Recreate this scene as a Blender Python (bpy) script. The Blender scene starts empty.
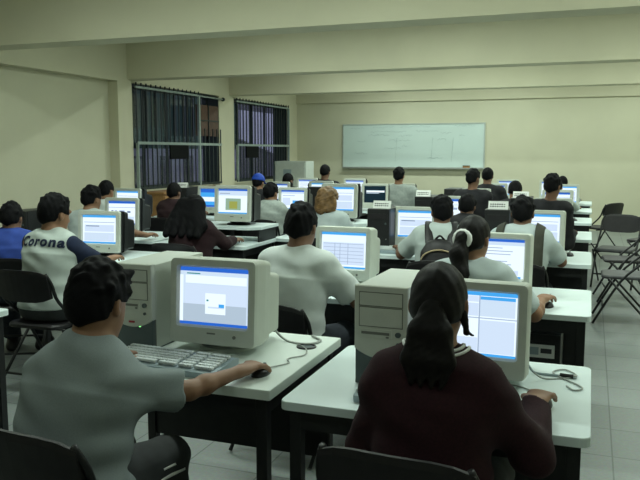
import bpy, bmesh, math, random
import numpy as np
import openvdb
from mathutils import Vector, Matrix, Euler
random.seed(7)
SC = bpy.context.scene
COL = SC.collection
PI = math.pi

# ------------------------------------------------------------------ materials
MATS = {}
def mat(name, col, rough=0.6, metal=0.0, var=0.06, scale=18.0, bump=0.0, spec=0.4):
    if name in MATS: return MATS[name]
    m = bpy.data.materials.new(name); m.use_nodes = True
    nt = m.node_tree; b = nt.nodes['Principled BSDF']
    b.inputs['Roughness'].default_value = rough
    b.inputs['Metallic'].default_value = metal
    b.inputs['Specular IOR Level'].default_value = spec
    tc = nt.nodes.new('ShaderNodeTexCoord')
    nz = nt.nodes.new('ShaderNodeTexNoise'); nz.inputs['Scale'].default_value = scale
    nz.inputs['Detail'].default_value = 4
    nt.links.new(tc.outputs['Object'], nz.inputs['Vector'])
    rp = nt.nodes.new('ShaderNodeValToRGB')
    lo = [max(0, c*(1-var)) for c in col]; hi = [min(1, c*(1+var)) for c in col]
    rp.color_ramp.elements[0].position = 0.3; rp.color_ramp.elements[1].position = 0.7
    rp.color_ramp.elements[0].color = (*lo, 1); rp.color_ramp.elements[1].color = (*hi, 1)
    nt.links.new(nz.outputs['Fac'], rp.inputs['Fac'])
    nt.links.new(rp.outputs['Color'], b.inputs['Base Color'])
    if bump:
        bp = nt.nodes.new('ShaderNodeBump'); bp.inputs['Strength'].default_value = bump
        bp.inputs['Distance'].default_value = 0.004
        n2 = nt.nodes.new('ShaderNodeTexNoise'); n2.inputs['Scale'].default_value = scale*8
        nt.links.new(tc.outputs['Object'], n2.inputs['Vector'])
        nt.links.new(n2.outputs['Fac'], bp.inputs['Height'])
        nt.links.new(bp.outputs['Normal'], b.inputs['Normal'])
    MATS[name] = m
    return m
def emit(name, col, s=1.0):
    if name in MATS: return MATS[name]
    m = bpy.data.materials.new(name); m.use_nodes = True
    nt = m.node_tree
    for n in list(nt.nodes): nt.nodes.remove(n)
    e = nt.nodes.new('ShaderNodeEmission'); o = nt.nodes.new('ShaderNodeOutputMaterial')
    e.inputs['Color'].default_value = (*col, 1); e.inputs['Strength'].default_value = s
    nt.links.new(e.outputs[0], o.inputs[0]); MATS[name] = m
    return m
def floor_mat():
    m = bpy.data.materials.new('terrazzo_tiles'); m.use_nodes = True
    nt = m.node_tree; b = nt.nodes['Principled BSDF']
    tc = nt.nodes.new('ShaderNodeTexCoord')
    br = nt.nodes.new('ShaderNodeTexBrick')
    br.offset = 0.0; br.inputs['Scale'].default_value = 1.0
    br.inputs['Brick Width'].default_value = 0.4; br.inputs['Row Height'].default_value = 0.4
    br.inputs['Mortar Size'].default_value = 0.004
    br.inputs['Color1'].default_value = (0.19, 0.215, 0.21, 1); br.inputs['Color2'].default_value = (0.225, 0.25, 0.245, 1)
    br.inputs['Mortar'].default_value = (0.10, 0.115, 0.115, 1)
    mp = nt.nodes.new('ShaderNodeMapping'); mp.inputs['Location'].default_value = (0.24, 0.1, 0)
    nt.links.new(tc.outputs['Object'], mp.inputs['Vector']); nt.links.new(mp.outputs[0], br.inputs['Vector'])
    nz = nt.nodes.new('ShaderNodeTexNoise'); nz.inputs['Scale'].default_value = 60
    nt.links.new(tc.outputs['Object'], nz.inputs['Vector'])
    mx = nt.nodes.new('ShaderNodeMix'); mx.data_type = 'RGBA'; mx.blend_type = 'OVERLAY'
    mx.inputs['Factor'].default_value = 0.25
    nt.links.new(br.outputs['Color'], mx.inputs['A']); nt.links.new(nz.outputs['Color'], mx.inputs['B'])
    nt.links.new(mx.outputs['Result'], b.inputs['Base Color'])
    b.inputs['Roughness'].default_value = 0.42
    return m

M = dict(
 wall=mat('cream_wall_paint', (0.60, 0.59, 0.45), 0.85, var=0.03, scale=2, bump=0.05),
 beam=mat('cream_beam_paint', (0.61, 0.59, 0.44), 0.85, var=0.03, scale=2),
 ceil=mat('ceiling_paint', (0.66, 0.66, 0.55), 0.9, var=0.03, scale=2),
 top=mat('white_laminate', (0.70, 0.80, 0.81), 0.42, var=0.02, scale=6),
 topw=mat('cream_laminate', (0.70, 0.77, 0.73), 0.45, var=0.02, scale=6),
 black=mat('black_painted_steel', (0.012, 0.013, 0.014), 0.45, var=0.2),
 blackp=mat('black_plastic', (0.016, 0.017, 0.018), 0.4, var=0.15),
 vinyl=mat('black_vinyl', (0.014, 0.013, 0.015), 0.5, var=0.2, bump=0.1),
 greyv=mat('grey_seat_vinyl', (0.06, 0.062, 0.066), 0.5, var=0.2),
 beige=mat('beige_plastic', (0.52, 0.55, 0.49), 0.5, var=0.03),
 beiged=mat('beige_shadow_gap', (0.16, 0.17, 0.15), 0.6, var=0.05),
 steel=mat('beige_case_steel', (0.53, 0.57, 0.52), 0.5, var=0.02),
 slate=mat('slate_plastic', (0.075, 0.10, 0.105), 0.45, var=0.06),
 keys=mat('pale_keycaps', (0.62, 0.67, 0.67), 0.55, var=0.05),
 kbody=mat('blue_grey_keyboard_plastic', (0.33, 0.41, 0.45), 0.5, var=0.04),
 cable=mat('grey_cable', (0.36, 0.38, 0.36), 0.5),
 cabled=mat('dark_cable', (0.03, 0.03, 0.03), 0.5),
 green=emit('green_led', (0.3, 1.0, 0.3), 1.2),
 red=mat('red_badge', (0.35, 0.03, 0.05), 0.5),
 alu=mat('dull_aluminium', (0.42, 0.44, 0.42), 0.4, metal=0.6),
 chrome=mat('worn_chrome', (0.5, 0.52, 0.52), 0.3, metal=0.8),
 frame=mat('pale_frame_paint', (0.45, 0.50, 0.48), 0.45),
 board=mat('whiteboard_enamel', (0.60, 0.72, 0.70), 0.3, var=0.02, scale=3),
 ink=mat('marker_ink', (0.24, 0.34, 0.36), 0.6),
 inkb=mat('black_ink', (0.05, 0.05, 0.06), 0.6),
 paper=mat('white_card', (0.80, 0.82, 0.80), 0.7, var=0.02),
 grille=mat('dark_grille_paint', (0.016, 0.026, 0.026), 0.5, var=0.2),
 dull=mat('dull_black_board', (0.008, 0.009, 0.009), 0.9, spec=0.1),
 rail=mat('pale_grille_rail', (0.27, 0.33, 0.31), 0.5, var=0.1),
 wood=mat('orange_brown_wood', (0.30, 0.16, 0.06), 0.5, var=0.25, scale=9),
 brown=mat('dark_brown_shutter', (0.10, 0.055, 0.04), 0.6, var=0.2),
 skin=mat('tan_skin', (0.27, 0.145, 0.085), 0.55, var=0.08),
 skind=mat('brown_skin', (0.19, 0.10, 0.062), 0.55, var=0.08),
 hair=mat('black_hair', (0.004, 0.004, 0.005), 0.7, var=0.3, scale=60, bump=0.25, spec=0.12),
 hairb=mat('dark_brown_hair', (0.006, 0.005, 0.005), 0.5, var=0.4, scale=60, bump=0.3, spec=0.18),
 blond=mat('light_brown_hair', (0.17, 0.095, 0.035), 0.5, var=0.45, scale=30, bump=0.5),
 eye=mat('eye_white', (0.6, 0.6, 0.58), 0.25), 
 iris=mat('dark_iris', (0.02, 0.012, 0.01), 0.2),
 grey=mat('heather_grey_cotton', (0.235, 0.275, 0.28), 0.9, var=0.07, scale=260, bump=0.1),
 white=mat('white_cotton', (0.60, 0.65, 0.64), 0.9, var=0.04, bump=0.1),
 maroon=mat('maroon_knit', (0.024, 0.005, 0.009), 0.95, var=0.25, scale=150, bump=0.2),
 dmaroon=mat('dark_plum_knit', (0.022, 0.008, 0.011), 0.95, var=0.25, scale=70),
 offw=mat('off_white_jersey', (0.47, 0.53, 0.50), 0.9, var=0.06),
 navy=mat('navy_cotton', (0.014, 0.022, 0.055), 0.9, var=0.2),
 blue=mat('royal_blue_cotton', (0.025, 0.06, 0.30), 0.85, var=0.15),
 capblue=mat('bright_blue_cap', (0.01, 0.06, 0.42), 0.7, var=0.15),
 plaid=mat('grey_woven_shirt', (0.32, 0.36, 0.34), 0.9, var=0.10, scale=40),
 tshirt=mat('pale_grey_cotton', (0.44, 0.50, 0.49), 0.9, var=0.06),
 dark=mat('black_jersey', (0.014, 0.014, 0.017), 0.9, var=0.3),
 bluegrey=mat('pale_blue_grey_cotton', (0.48, 0.55, 0.56), 0.9, var=0.06),
 olive=mat('olive_vest', (0.055, 0.057, 0.045), 0.9, var=0.15),
 jean=mat('dark_denim', (0.022, 0.027, 0.036), 0.9, var=0.2, scale=40),
 track=mat('charcoal_track_cloth', (0.030, 0.034, 0.036), 0.8, var=0.2),
 shoe=mat('black_shoe_leather', (0.018, 0.017, 0.017), 0.45),
 extgreen=mat('dark_green_sheet', (0.03, 0.07, 0.06), 0.7, var=0.2),
 extlilac=mat('lilac_outer_wall', (0.30, 0.29, 0.36), 0.9, var=0.12, scale=3),
 extpale=mat('pale_lilac_corrugated', (0.62, 0.60, 0.72), 0.8, var=0.08, scale=2),
 extdark=mat('dark_violet_wall', (0.12, 0.115, 0.14), 0.9, var=0.2, scale=3),
 cab=mat('pale_cabinet_paint', (0.58, 0.63, 0.59), 0.35, var=0.04),
 tube=emit('fluorescent_tube_glow', (0.88, 1.0, 0.90), 6.0),
)
S = 1.12
SCR = dict(white=emit('screen_white', (0.80, 0.92, 1.0), 1.00*S), pale=emit('screen_pale', (0.62, 0.76, 0.92), 0.92*S),
  grey=emit('screen_grey', (0.48, 0.60, 0.72), 0.85*S), blue=emit('screen_blue', (0.03, 0.16, 0.72), 0.8*S),
  cyan=emit('screen_cyan', (0.06, 0.38, 0.85), 0.95*S), dark=emit('screen_dark', (0.02, 0.05, 0.07), 0.5*S),
  line=emit('screen_line', (0.40, 0.52, 0.72), 0.8*S), mapy=emit('screen_olive', (0.38, 0.42, 0.10), 0.8*S),
  mapg=emit('screen_sage', (0.32, 0.50, 0.36), 0.8*S), ink=emit('screen_text', (0.16, 0.24, 0.40), 0.8*S),
  teal=emit('screen_teal', (0.03, 0.30, 0.34), 0.8*S), lilac=emit('screen_lilac', (0.64, 0.77, 0.95), 0.92*S))

# ------------------------------------------------------------------ object helpers
def link(name, me, parent=None):
    o = bpy.data.objects.new(name, me); COL.objects.link(o)
    if parent is not None: o.parent = parent
    return o
def thing(name, label, cat, loc=(0, 0, 0), rz=0.0, group=None):
    o = bpy.data.objects.new(name, None); COL.objects.link(o)
    o.location = loc; o.rotation_euler = (0, 0, rz); o.empty_display_size = 0.1
    o['label'] = label; o['category'] = cat
    if group: o['group'] = group
    return o
def tag(o, label, cat, group=None):
    o['label'] = label; o['category'] = cat
    if group: o['group'] = group
    return o
def struct(o, label=None, cat=None):
    o['kind'] = 'structure'
    if label: o['label'] = label
    if cat: o['category'] = cat
    return o
class MB:
    """collects shapes into one mesh"""
    def __init__(s): s.v, s.f, s.m, s.sm, s.mats = [], [], [], [], []
    def mi(s, m):
        if m not in s.mats: s.mats.append(m)
        return s.mats.index(m)
    def add(s, vs, fs, m, smooth=False, X=None):
        b = len(s.v); k = s.mi(m)
        s.v += [tuple(X @ Vector(v)) if X is not None else tuple(v) for v in vs]
        for f in fs: s.f.append([b+i for i in f]); s.m.append(k); s.sm.append(smooth)
        return s
    def bm(s, bm, m, smooth=False, X=None):
        bm.verts.index_update()
        return s.add([v.co.copy() for v in bm.verts], [[v.index for v in f.verts] for f in bm.faces], m, smooth, X)
    def box(s, c, d, m, bev=0.0, X=None, seg=2, R=None):
        bm = bmesh.new(); bmesh.ops.create_cube(bm, size=1.0)
        for v in bm.verts: v.co = Vector((v.co.x*d[0], v.co.y*d[1], v.co.z*d[2]))
        if bev: bmesh.ops.bevel(bm, geom=bm.edges[:], offset=bev, segments=seg, profile=0.7, affect='EDGES')
        T = Matrix.Translation(c)
        if R is not None: T = T @ R
        if X is not None: T = X @ T
        s.bm(bm, m, False, T); bm.free(); return s
    def bx(s, x0, x1, y0, y1, z0, z1, m, bev=0.0, X=None):
        return s.box(((x0+x1)/2, (y0+y1)/2, (z0+z1)/2), (x1-x0, y1-y0, z1-z0), m, bev, X)
    def cyl(s, a, b, r, m, n=16, r2=None, X=None):
        a = Vector(a); b = Vector(b); d = (b-a); q = d.to_track_quat('Z', 'Y').to_matrix()
        r2 = r if r2 is None else r2
        vs = []
        for p, rr in ((a, r), (b, r2)):
            for i in range(n):
                t = 2*PI*i/n; vs.append(p + q @ Vector((rr*math.cos(t), rr*math.sin(t), 0)))
        s.add(vs, [[i, (i+1) % n, n+(i+1) % n, n+i] for i in range(n)], m, True, X)
        s.add(vs, [list(range(n))[::-1], list(range(n, 2*n))], m, False, X)
        return s
    def tube(s, pts, r, m, n=8, X=None, closed=False, flat=1.0):
        pts = [Vector(p) for p in pts]; L = len(pts); vs = []
        T = []
        for i in range(L):
            a = pts[(i-1) % L] if (closed or i > 0) else pts[i]; b = pts[(i+1) % L] if (closed or i < L-1) else pts[i]
            T.append((b-a).normalized())
        up = Vector((0, 0, 1)) if abs(T[0].z) < 0.9 else Vector((1, 0, 0))
        N = (up - T[0]*up.dot(T[0])).normalized()
        for i in range(L):
            N = (N - T[i]*N.dot(T[i])).normalized(); B = T[i].cross(N)
            for k in range(n):
                a = 2*PI*k/n; vs.append(pts[i] + N*(r*flat*math.cos(a)) + B*(r*math.sin(a)))
        fs = []
        for i in range(L if closed else L-1):
            j = (i+1) % L
            fs += [[i*n+k, i*n+(k+1) % n, j*n+(k+1) % n, j*n+k] for k in range(n)]
        if not closed: fs += [list(range(n))[::-1], [(L-1)*n+k for k in range(n)]]
        return s.add(vs, fs, m, True, X)
    def loft(s, rings, m, smooth=False, X=None, cap=True):
        n = len(rings[0]); vs = [Vector(p) for r in rings for p in r]; fs = []
        for i in range(len(rings)-1):
            fs += [[i*n+k, i*n+(k+1) % n, (i+1)*n+(k+1) % n, (i+1)*n+k] for k in range(n)]
        if cap: fs += [list(range(n))[::-1], [(len(rings)-1)*n+k for k in range(n)]]
        return s.add(vs, fs, m, smooth, X)
    def prism(s, pts, z0, z1, m, X=None):
        return s.loft([[(x, y, z0) for x, y in pts], [(x, y, z1) for x, y in pts]], m, False, X)
    def sph(s, c, r, m, n=16, X=None):
        bm = bmesh.new(); bmesh.ops.create_uvsphere(bm, u_segments=n, v_segments=n//2+2, radius=1.0)
        rr = r if hasattr(r, '__len__') else (r, r, r)
        for v in bm.verts: v.co = Vector((v.co.x*rr[0]+c[0], v.co.y*rr[1]+c[1], v.co.z*rr[2]+c[2]))
        s.bm(bm, m, True, X); bm.free(); return s
    def build(s, name, parent=None):
        me = bpy.data.meshes.new(name); me.from_pydata(s.v, [], s.f)
        for m in s.mats: me.materials.append(m)
        me.polygons.foreach_set('material_index', s.m); me.polygons.foreach_set('use_smooth', s.sm)
        me.update(); return link(name, me, parent)
def rrect(w, h, r, n=4, cx=0, cz=0):
    out = []
    for sx, sz, a0 in ((1, 1, 0), (-1, 1, 90), (-1, -1, 180), (1, -1, 270)):
        for i in range(n+1):
            a = math.radians(a0 + 90*i/n)
            out.append((cx+sx*(w/2-r)+r*math.cos(a), cz+sz*(h/2-r)+r*math.sin(a)))
    return out
def children(o): return [c for c in COL.objects if c.parent == o]
def copy_tree(o, parent=None, top=True):
    c = o.copy(); COL.objects.link(c)
    if parent is not None: c.parent = parent
    for ch in KIDS.get(o.name, []): copy_tree(ch, c, False)
    return c
KIDS = {}
def index_kids():
    KIDS.clear()
    for o in COL.objects:
        if o.parent is not None: KIDS.setdefault(o.parent.name, []).append(o)

# ------------------------------------------------------------------ camera
F_PX = 740.0
cam = bpy.data.cameras.new('camera'); co = bpy.data.objects.new('camera', cam); COL.objects.link(co)
cam.sensor_width = 36.0; cam.lens = 36.0*F_PX/640.0; cam.clip_start = 0.05; cam.clip_end = 200
co.location = (0, 0, 1.54)
co.rotation_euler = (math.radians(90-6.78), 0, math.radians(20.05))
SC.camera = co
SC.view_settings.view_transform = 'Standard'; SC.view_settings.look = 'None'
SC.view_settings.gamma = 1.0; SC.view_settings.use_curve_mapping = False
SC.view_settings.exposure = 0.0

# ------------------------------------------------------------------ the room
XL, XR, YB, YF, ZC = -6.36, 2.3, 15.5, -1.8, 3.2
XP = -6.2                         # plane of pillars and window beams
struct(MB().bx(XL-0.3, XR+0.3, YF-0.2, YB+0.2, -0.1, 0, floor_mat()).build('floor'))
struct(MB().bx(XL-0.3, XR+0.3, YF-0.2, YB+0.2, ZC, ZC+0.1, M['ceil']).build('ceiling'))
struct(MB().bx(XL-0.3, XR+0.3, YB, YB+0.2, 0, ZC, M['wall']).build('wall_back'))
struct(MB().bx(XL-0.3, XR+0.3, YF-0.2, YF, 0, ZC, M['wall']).build('wall_front'))
struct(MB().bx(XR, XR+0.2, YF, YB, 0, ZC, M['wall']).build('wall_right'))
BEAMS = [2.5, 5.8, 9.05, 12.2]
SILL, WTOP = 0.99, 2.51
wl = MB()
wl.bx(XL-0.2, XL, YF, 9.0, 0, ZC, M['wall'])
wl.bx(XL-0.2, XL, 9.0, YB, 0, SILL, M['wall'])
wl.bx(XL-0.2, XL, 9.0, YB, WTOP, ZC, M['wall'])
struct(wl.build('wall_left'))
struct(MB().bx(XL, XP, YF, YB, 2.52, ZC, M['beam']).build('trim_1'), 'cream ring beam running along the top of the window wall', 'beam')
for i, y in enumerate(BEAMS):
    struct(MB().bx(XP if i else XP, XR, y, y+0.3, 2.56, ZC, M['beam'], 0.0).build('ceiling_beam'),
           ['cream ceiling beam above the camera', 'cream ceiling beam nearest the camera across the picture top',
            'second cream ceiling beam, meeting the pillar left of the wide window', 'third cream ceiling beam, meeting the pillar between both windows'][i], 'beam')
struct(MB().bx(XP, XR, YB-0.06, YB, 2.60, ZC, M['beam']).build('ceiling_beam'), 'cream ceiling beam along the top of the whiteboard wall', 'beam')
for i, (y0, y1) in enumerate(((5.8, 6.1), (8.82, 9.16), (11.80, 12.38), (14.93, 15.5))):
    struct(MB().bx(XL-0.18, XP, y0, y1, 0, 2.52, M['beam']).build('wall_pillar'),
           ['cream pillar of the window wall under the nearest beam', 'cream pillar left of the wide barred window', 'cream pillar between both barred windows', 'cream corner pillar beside the whiteboard wall'][i], 'pillar')
struct(MB().bx(XL-0.2, XL+0.012, 9.16, 11.80, SILL-0.05, SILL, M['beam']).build('trim_2'), 'cream sill ledge below the wide barred window', 'sill')
struct(MB().bx(XL-0.2, XL+0.012, 12.38, 14.93, SILL-0.05, SILL, M['beam']).build('trim_3'), 'cream sill ledge below the far barred window', 'sill')

# glass
g = bpy.data.materials.new('window_glass'); g.use_nodes = True
nt = g.node_tree
for n in list(nt.nodes): nt.nodes.remove(n)
tr = nt.nodes.new('ShaderNodeBsdfTransparent'); gl = nt.nodes.new('ShaderNodeBsdfGlossy'); mx = nt.nodes.new('ShaderNodeMixShader')
gl.inputs['Roughness'].default_value = 0.05; mx.inputs[0].default_value = 0.06; tr.inputs['Color'].default_value = (0.85, 0.9, 0.9, 1)
ou = nt.nodes.new('ShaderNodeOutputMaterial')
nt.links.new(tr.outputs[0], mx.inputs[1]); nt.links.new(gl.outputs[0], mx.inputs[2]); nt.links.new(mx.outputs[0], ou.inputs[0])
def window(n, y0, y1, tall_to):
    w = bpy.data.objects.new('window_%d' % n, None); COL.objects.link(w); w.location = (XL-0.1, (y0+y1)/2, SILL)
    struct(w)
    oy = (y0+y1)/2; ox = XL-0.1
    L = lambda y: y-oy
    h = WTOP-SILL
    fr = MB()
    for a, b in ((y0, y0+0.05), (y1-0.05, y1)): fr.bx(-0.03, 0.03, L(a), L(b), 0, h, M['grille'])
    for a, b in ((0, 0.04), (h-0.04, h)): fr.bx(-0.03, 0.03, L(y0+.05), L(y1-.05), a, b, M['grille'])
    k = 4
    for i in range(1, k):
        y = y0 + (y1-y0)*i/k; fr.bx(-0.02, 0.02, L(y)-0.015, L(y)+0.015, 0.04, h-0.04, M['grille'])
    for a, b in ((y0, y0+0.012), (y1-0.012, y1)): fr.bx(-0.07, 0.245, L(a), L(b), 0, h, M['grille'])
    fr.bx(-0.07, 0.245, L(y0), L(y1), h-0.012, h, M['grille'])
    fr.build('window_frame', w)
    MB().bx(-0.004, 0.004, L(y0+.05), L(y1-.05), 0.04, h-0.04, g).build('glass_pane', w)
    return w
window(1, 9.16, 11.80, 11.80); window(2, 12.38, 14.93, 14.93)
def grille(name, y0, y1, split, label, box_y):
    gx = XP + 0.045
    t = thing(name, label, 'window grille', (gx, (y0+y1)/2, SILL))
    L = lambda y: y-(y0+y1)/2
    h = WTOP-SILL
    def bars(a, b, z1, nm):
        m = MB(); n = max(2, int((b-a)/0.125))
        for i in range(n+1):
            y = a+(b-a)*i/n; m.box((0, L(y), z1/2), (0.014, 0.02, z1), M['grille'])
        m.build(nm, t)
    bars(y0+0.03, split, h+0.02, 'bar_panel')
    if split < y1-0.2: bars(split+0.05, y1-0.03, h*0.62, 'bar_panel')
    MB().bx(-0.012, 0.012, L(y0+.01), L(split), h-0.06, h-0.03, M['rail']).build('top_rail', t)
    MB().bx(0.008, 0.022, L(y0+.01), L(y1-.02), 0.66, 0.70, M['rail']).build('middle_rail', t)
    MB().bx(-0.012, 0.012, L(y0+.01), L(y1-.02), 0.0, 0.035, M['grille']).build('bottom_rail', t)
    MB().bx(-0.02, 0.02, L(split)-0.02, L(split)+0.02, 0.0, h-0.05, M['rail']).build('post', t)
    MB().bx(-0.015, 0.025, L(y0)+0.01, L(y0)+0.035, 0.0, 0.68, M['rail']).build('post', t)
    MB().bx(0.012, 0.04, L(box_y)-0.27, L(box_y)+0.27, 0.44, 0.66, M['dull'], 0.004).build('lock_box', t)
    return t
g1 = grille('window_grille', 9.17, 11.79, 11.0, 'dark barred grille with pale rails over the wide window nearest the pillar', 10.3)
grille('window_grille', 12.39, 14.92, 14.89, 'dark barred grille over the far window by the whiteboard corner', 13.0)
tag(MB().bx(-0.02, 0.02, -0.36, 0.36, -0.26, 0.26, M['brown'], 0.004).bx(0.02, 0.035, -0.36, 0.36, -0.01, 0.01, M['grille'])
    .bx(0.02, 0.035, -0.01, 0.01, -0.26, 0.26, M['grille']).build('window_shutter'),
    'brown wooden shutter behind the right end of the wide window grille', 'shutter').location = (XP-0.02, 11.40, 2.07)
sr = MB(); sr.tube([(0, -0.42, 0), (0, 0.42, 0.0)], 0.014, M['rail']); sr.sph((0, 0.44, 0.0), 0.035, M['grille'])
tag(sr.build('curtain_rod'), 'short pale rod with dark knob above the brown shutter', 'rod').location = (XP+0.05, 11.42, 2.46)

# outside: neighbouring yard wall
struct(MB().bx(-12, -6.56, 4, 34, -0.4, -0.3, M['extdark']).build('ground_outside'))
e = MB()
e.bx(-9.7, -9.5, 8, 19.2, -0.3, 1.62, M['extlilac']); e.bx(-9.72, -9.52, 8, 19.2, 1.62, 4.2, M['extgreen'])
for y in np.arange(8.2, 19.2, 0.42): e.bx(-9.52, -9.46, y, y+0.05, 1.62, 4.2, M['grille'])
for y in np.arange(8.5, 19.2, 1.1): e.bx(-9.5, -9.44, y, y+0.35, 0.2, 1.45, M['extdark'])
struct(e.build('wall_outside'), 'lilac yard wall with dark green sheeting above, outside the wide window', 'wall')
e = MB()
e.bx(-9.9, -9.7, 19.2, 30, -0.3, 4.6, M['extdark'])
pr = [(19.3, 1.75), (24.0, 1.35), (24.0, 3.1), (19.3, 3.1)]
for i, y in enumerate(np.arange(19.3, 24.4, 0.26)):
    z0 = 1.95 - 0.17*(y-19.3)
    if y > 23.2 and y < 23.8: continue
    e.bx(-9.7, -9.62, y, y+0.19, max(z0, 1.2), 2.75, M['extpale'])
struct(e.build('wall_outside'), 'dark violet wall with pale lilac corrugated sheets outside the far window', 'wall')

# low wooden cabinet below the wide window
t = thing('wooden_cabinet', 'low orange-brown wooden cabinet standing under the wide barred window', 'cabinet', (XP+0.02, 10.5, 0))
MB().bx(0, 0.36, -1.2, 1.2, 0.06, 0.93, M['wood'], 0.004).bx(0.03, 0.33, -1.17, 1.17, 0, 0.06, M['blackp']).build('body', t)
MB().bx(-0.01, 0.39, -1.23, 1.23, 0.93, 0.96, M['wood'], 0.005).build('cabinet_top', t)
for i in range(4):
    y = -0.9+0.6*i
    d = MB().bx(0.36, 0.376, y-0.28, y+0.28, 0.1, 0.9, M['wood'], 0.004).build('door', t)
    MB().tube([(0.376, y+0.2, 0.5), (0.40, y+0.2, 0.51), (0.40, y+0.2, 0.59), (0.376, y+0.2, 0.6)], 0.005, M['alu']).build('handle', d)

# pale cabinet in the far corner
t = thing('storage_cabinet', 'pale grey glossy cabinet with a dark side below the far barred window', 'cabinet', (-5.68, 13.85, 0))
MB().bx(-0.24, 0.42, -0.25, 0.2, 0.05, 1.36, M['cab'], 0.008).bx(-0.20, 0.40, -0.2, 0.18, 0, 0.05, M['blackp']).build('body', t)
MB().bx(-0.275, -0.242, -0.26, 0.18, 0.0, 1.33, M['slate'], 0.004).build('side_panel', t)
d = MB().bx(-0.22, 0.40, -0.266, -0.25, 0.1, 1.33, M['cab'], 0.004).build('door', t)
MB().bx(-0.05, 0.12, -0.272, -0.266, 0.98, 1.2, M['kbody']).build('vent_panel', d)
MB().bx(0.33, 0.35, -0.285, -0.266, 0.9, 1.05, M['chrome'], 0.003).build('handle', d)

# whiteboard
wb = thing('whiteboard', 'long whiteboard with faint marker notes on the back wall', 'whiteboard', (-3.59, YB, 1.22))
W, Hh = 3.02, 0.90
MB().bx(-W/2, W/2, -0.022, -0.002, 0.0, Hh, M['board']).build('writing_surface', wb)
fr = MB()
fr.bx(-W/2-.02, W/2+.02, -0.035, -0.002, -0.02, 0.004, M['frame']); fr.bx(-W/2-.02, W/2+.02, -0.035, -0.002, Hh-.004, Hh+.018, M['frame'])
fr.bx(-W/2-.02, -W/2+.004, -0.035, -0.002, 0.004, Hh-.004, M['frame']); fr.bx(W/2-.004, W/2+.02, -0.035, -0.002, 0.004, Hh-.004, M['frame'])
fr.build('board_frame', wb)
MB().bx(-W/2, W/2, -0.11, -0.035, -0.03, -0.015, M['alu']).bx(-W/2, W/2, -0.115, -0.11, -0.03, -0.002, M['alu']).build('marker_tray', wb)
rnd = random.Random(3); sc_ = MB()
def scrib(x, z, n, amp, adv):
    pts = []
    for i in range(n): pts.append((x+i*adv, -0.0235, z+rnd.uniform(-amp, amp)))
    sc_.tube(pts, 0.0035, M['ink'], n=4, flat=0.4)
for (x, z, w) in ((-1.35, .83, .35), (-0.85, .84, .5), (-.25, .85, .7), (.9, .86, .45), (-0.9, .75, .8), (0.1, .76, .5), (.62, .72, .25), (-0.95, .68, .5), (-.3, .66, .35),
                  (-1.2, .55, .2), (-.5, .56, .5), (.55, .58, .2), (-1.25, .3, .3), (-0.2, .45, .15), (.35, .2, .35), (1.0, .66, .15), (-.6, .4, .4)):
    scrib(x, z, int(w/0.022), 0.022, 0.022)
sl_ = MB()
for x in (-0.35, 0.42, 0.85): sl_.tube([(x, -0.0235, 0.12), (x+0.03, -0.0235, 0.62)], 0.003, M['ink'], n=4, flat=0.4)
sc_.build('marker_writing', wb); sl_.build('marker_lines', wb)
tag(MB().bx(-0.07, 0.07, -0.035, 0.035, 0, 0.045, M['wood'], 0.006).bx(-0.07, 0.07, -0.035, 0.035, 0.045, 0.06, M['blackp']).build('board_eraser'),
    'small dark eraser on the whiteboard tray near its right end', 'eraser').location = (-2.42, YB-0.073, 1.205)

# fluorescent ceiling lights in the bays between the beams, plus a dim added fill row
LIGHTS = []
def lamp(x, y, power, where):
    t = thing('ceiling_light', 'white twin-tube fluorescent batten on the ceiling ' + where, 'ceiling light', (x, y, ZC), 0, 'ceiling battens between the beams')
    MB().bx(-0.62, 0.62, -0.09, 0.09, -0.05, 0, M['cab'], 0.006).build('lamp_housing', t)
    for s in (-1, 1): MB().cyl((-0.6, 0.05*s, -0.068), (0.6, 0.05*s, -0.068), 0.014, M['tube'], 10).build('tube', t)
    l = bpy.data.lights.new('fluorescent_light', 'AREA'); l.shape = 'RECTANGLE'; l.size = 1.2; l.size_y = 0.14
    l.energy = power; l.color = (0.86, 1.0, 0.89)
    o = bpy.data.objects.new('fluorescent_light', l); COL.objects.link(o); o.location = (x, y, ZC-0.09)
for y, p in ((0.4, 6), (4.0, 43), (7.45, 40), (10.7, 40), (13.9, 38)):  # dim first row is unseen, added to brighten faces toward the camera
    for x, wx in ((-3.7, 'window side'), (-1.6, 'middle'), (0.9, 'aisle side')):
        lamp(x, y, p*(.7 if x < -3 and y < 8 else 1.0), 'in the %s bay, %s' % ({0.4: 'unseen fill-light', 4.0: 'nearest', 7.45: 'second', 10.7: 'third', 13.9: 'farthest'}[y], wx))

w = bpy.data.worlds.new('dusk'); SC.world = w; w.use_nodes = True
w.node_tree.nodes['Background'].inputs[0].default_value = (0.60, 0.61, 0.80, 1)
w.node_tree.nodes['Background'].inputs[1].default_value = 0.9

# ------------------------------------------------------------------ furniture
CACHE = {}
def part(key, name, parent, fn):
    if key not in CACHE: o = fn().build(name, parent); CACHE[key] = o.data; return o
    return link(name, CACHE[key], parent)

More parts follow.
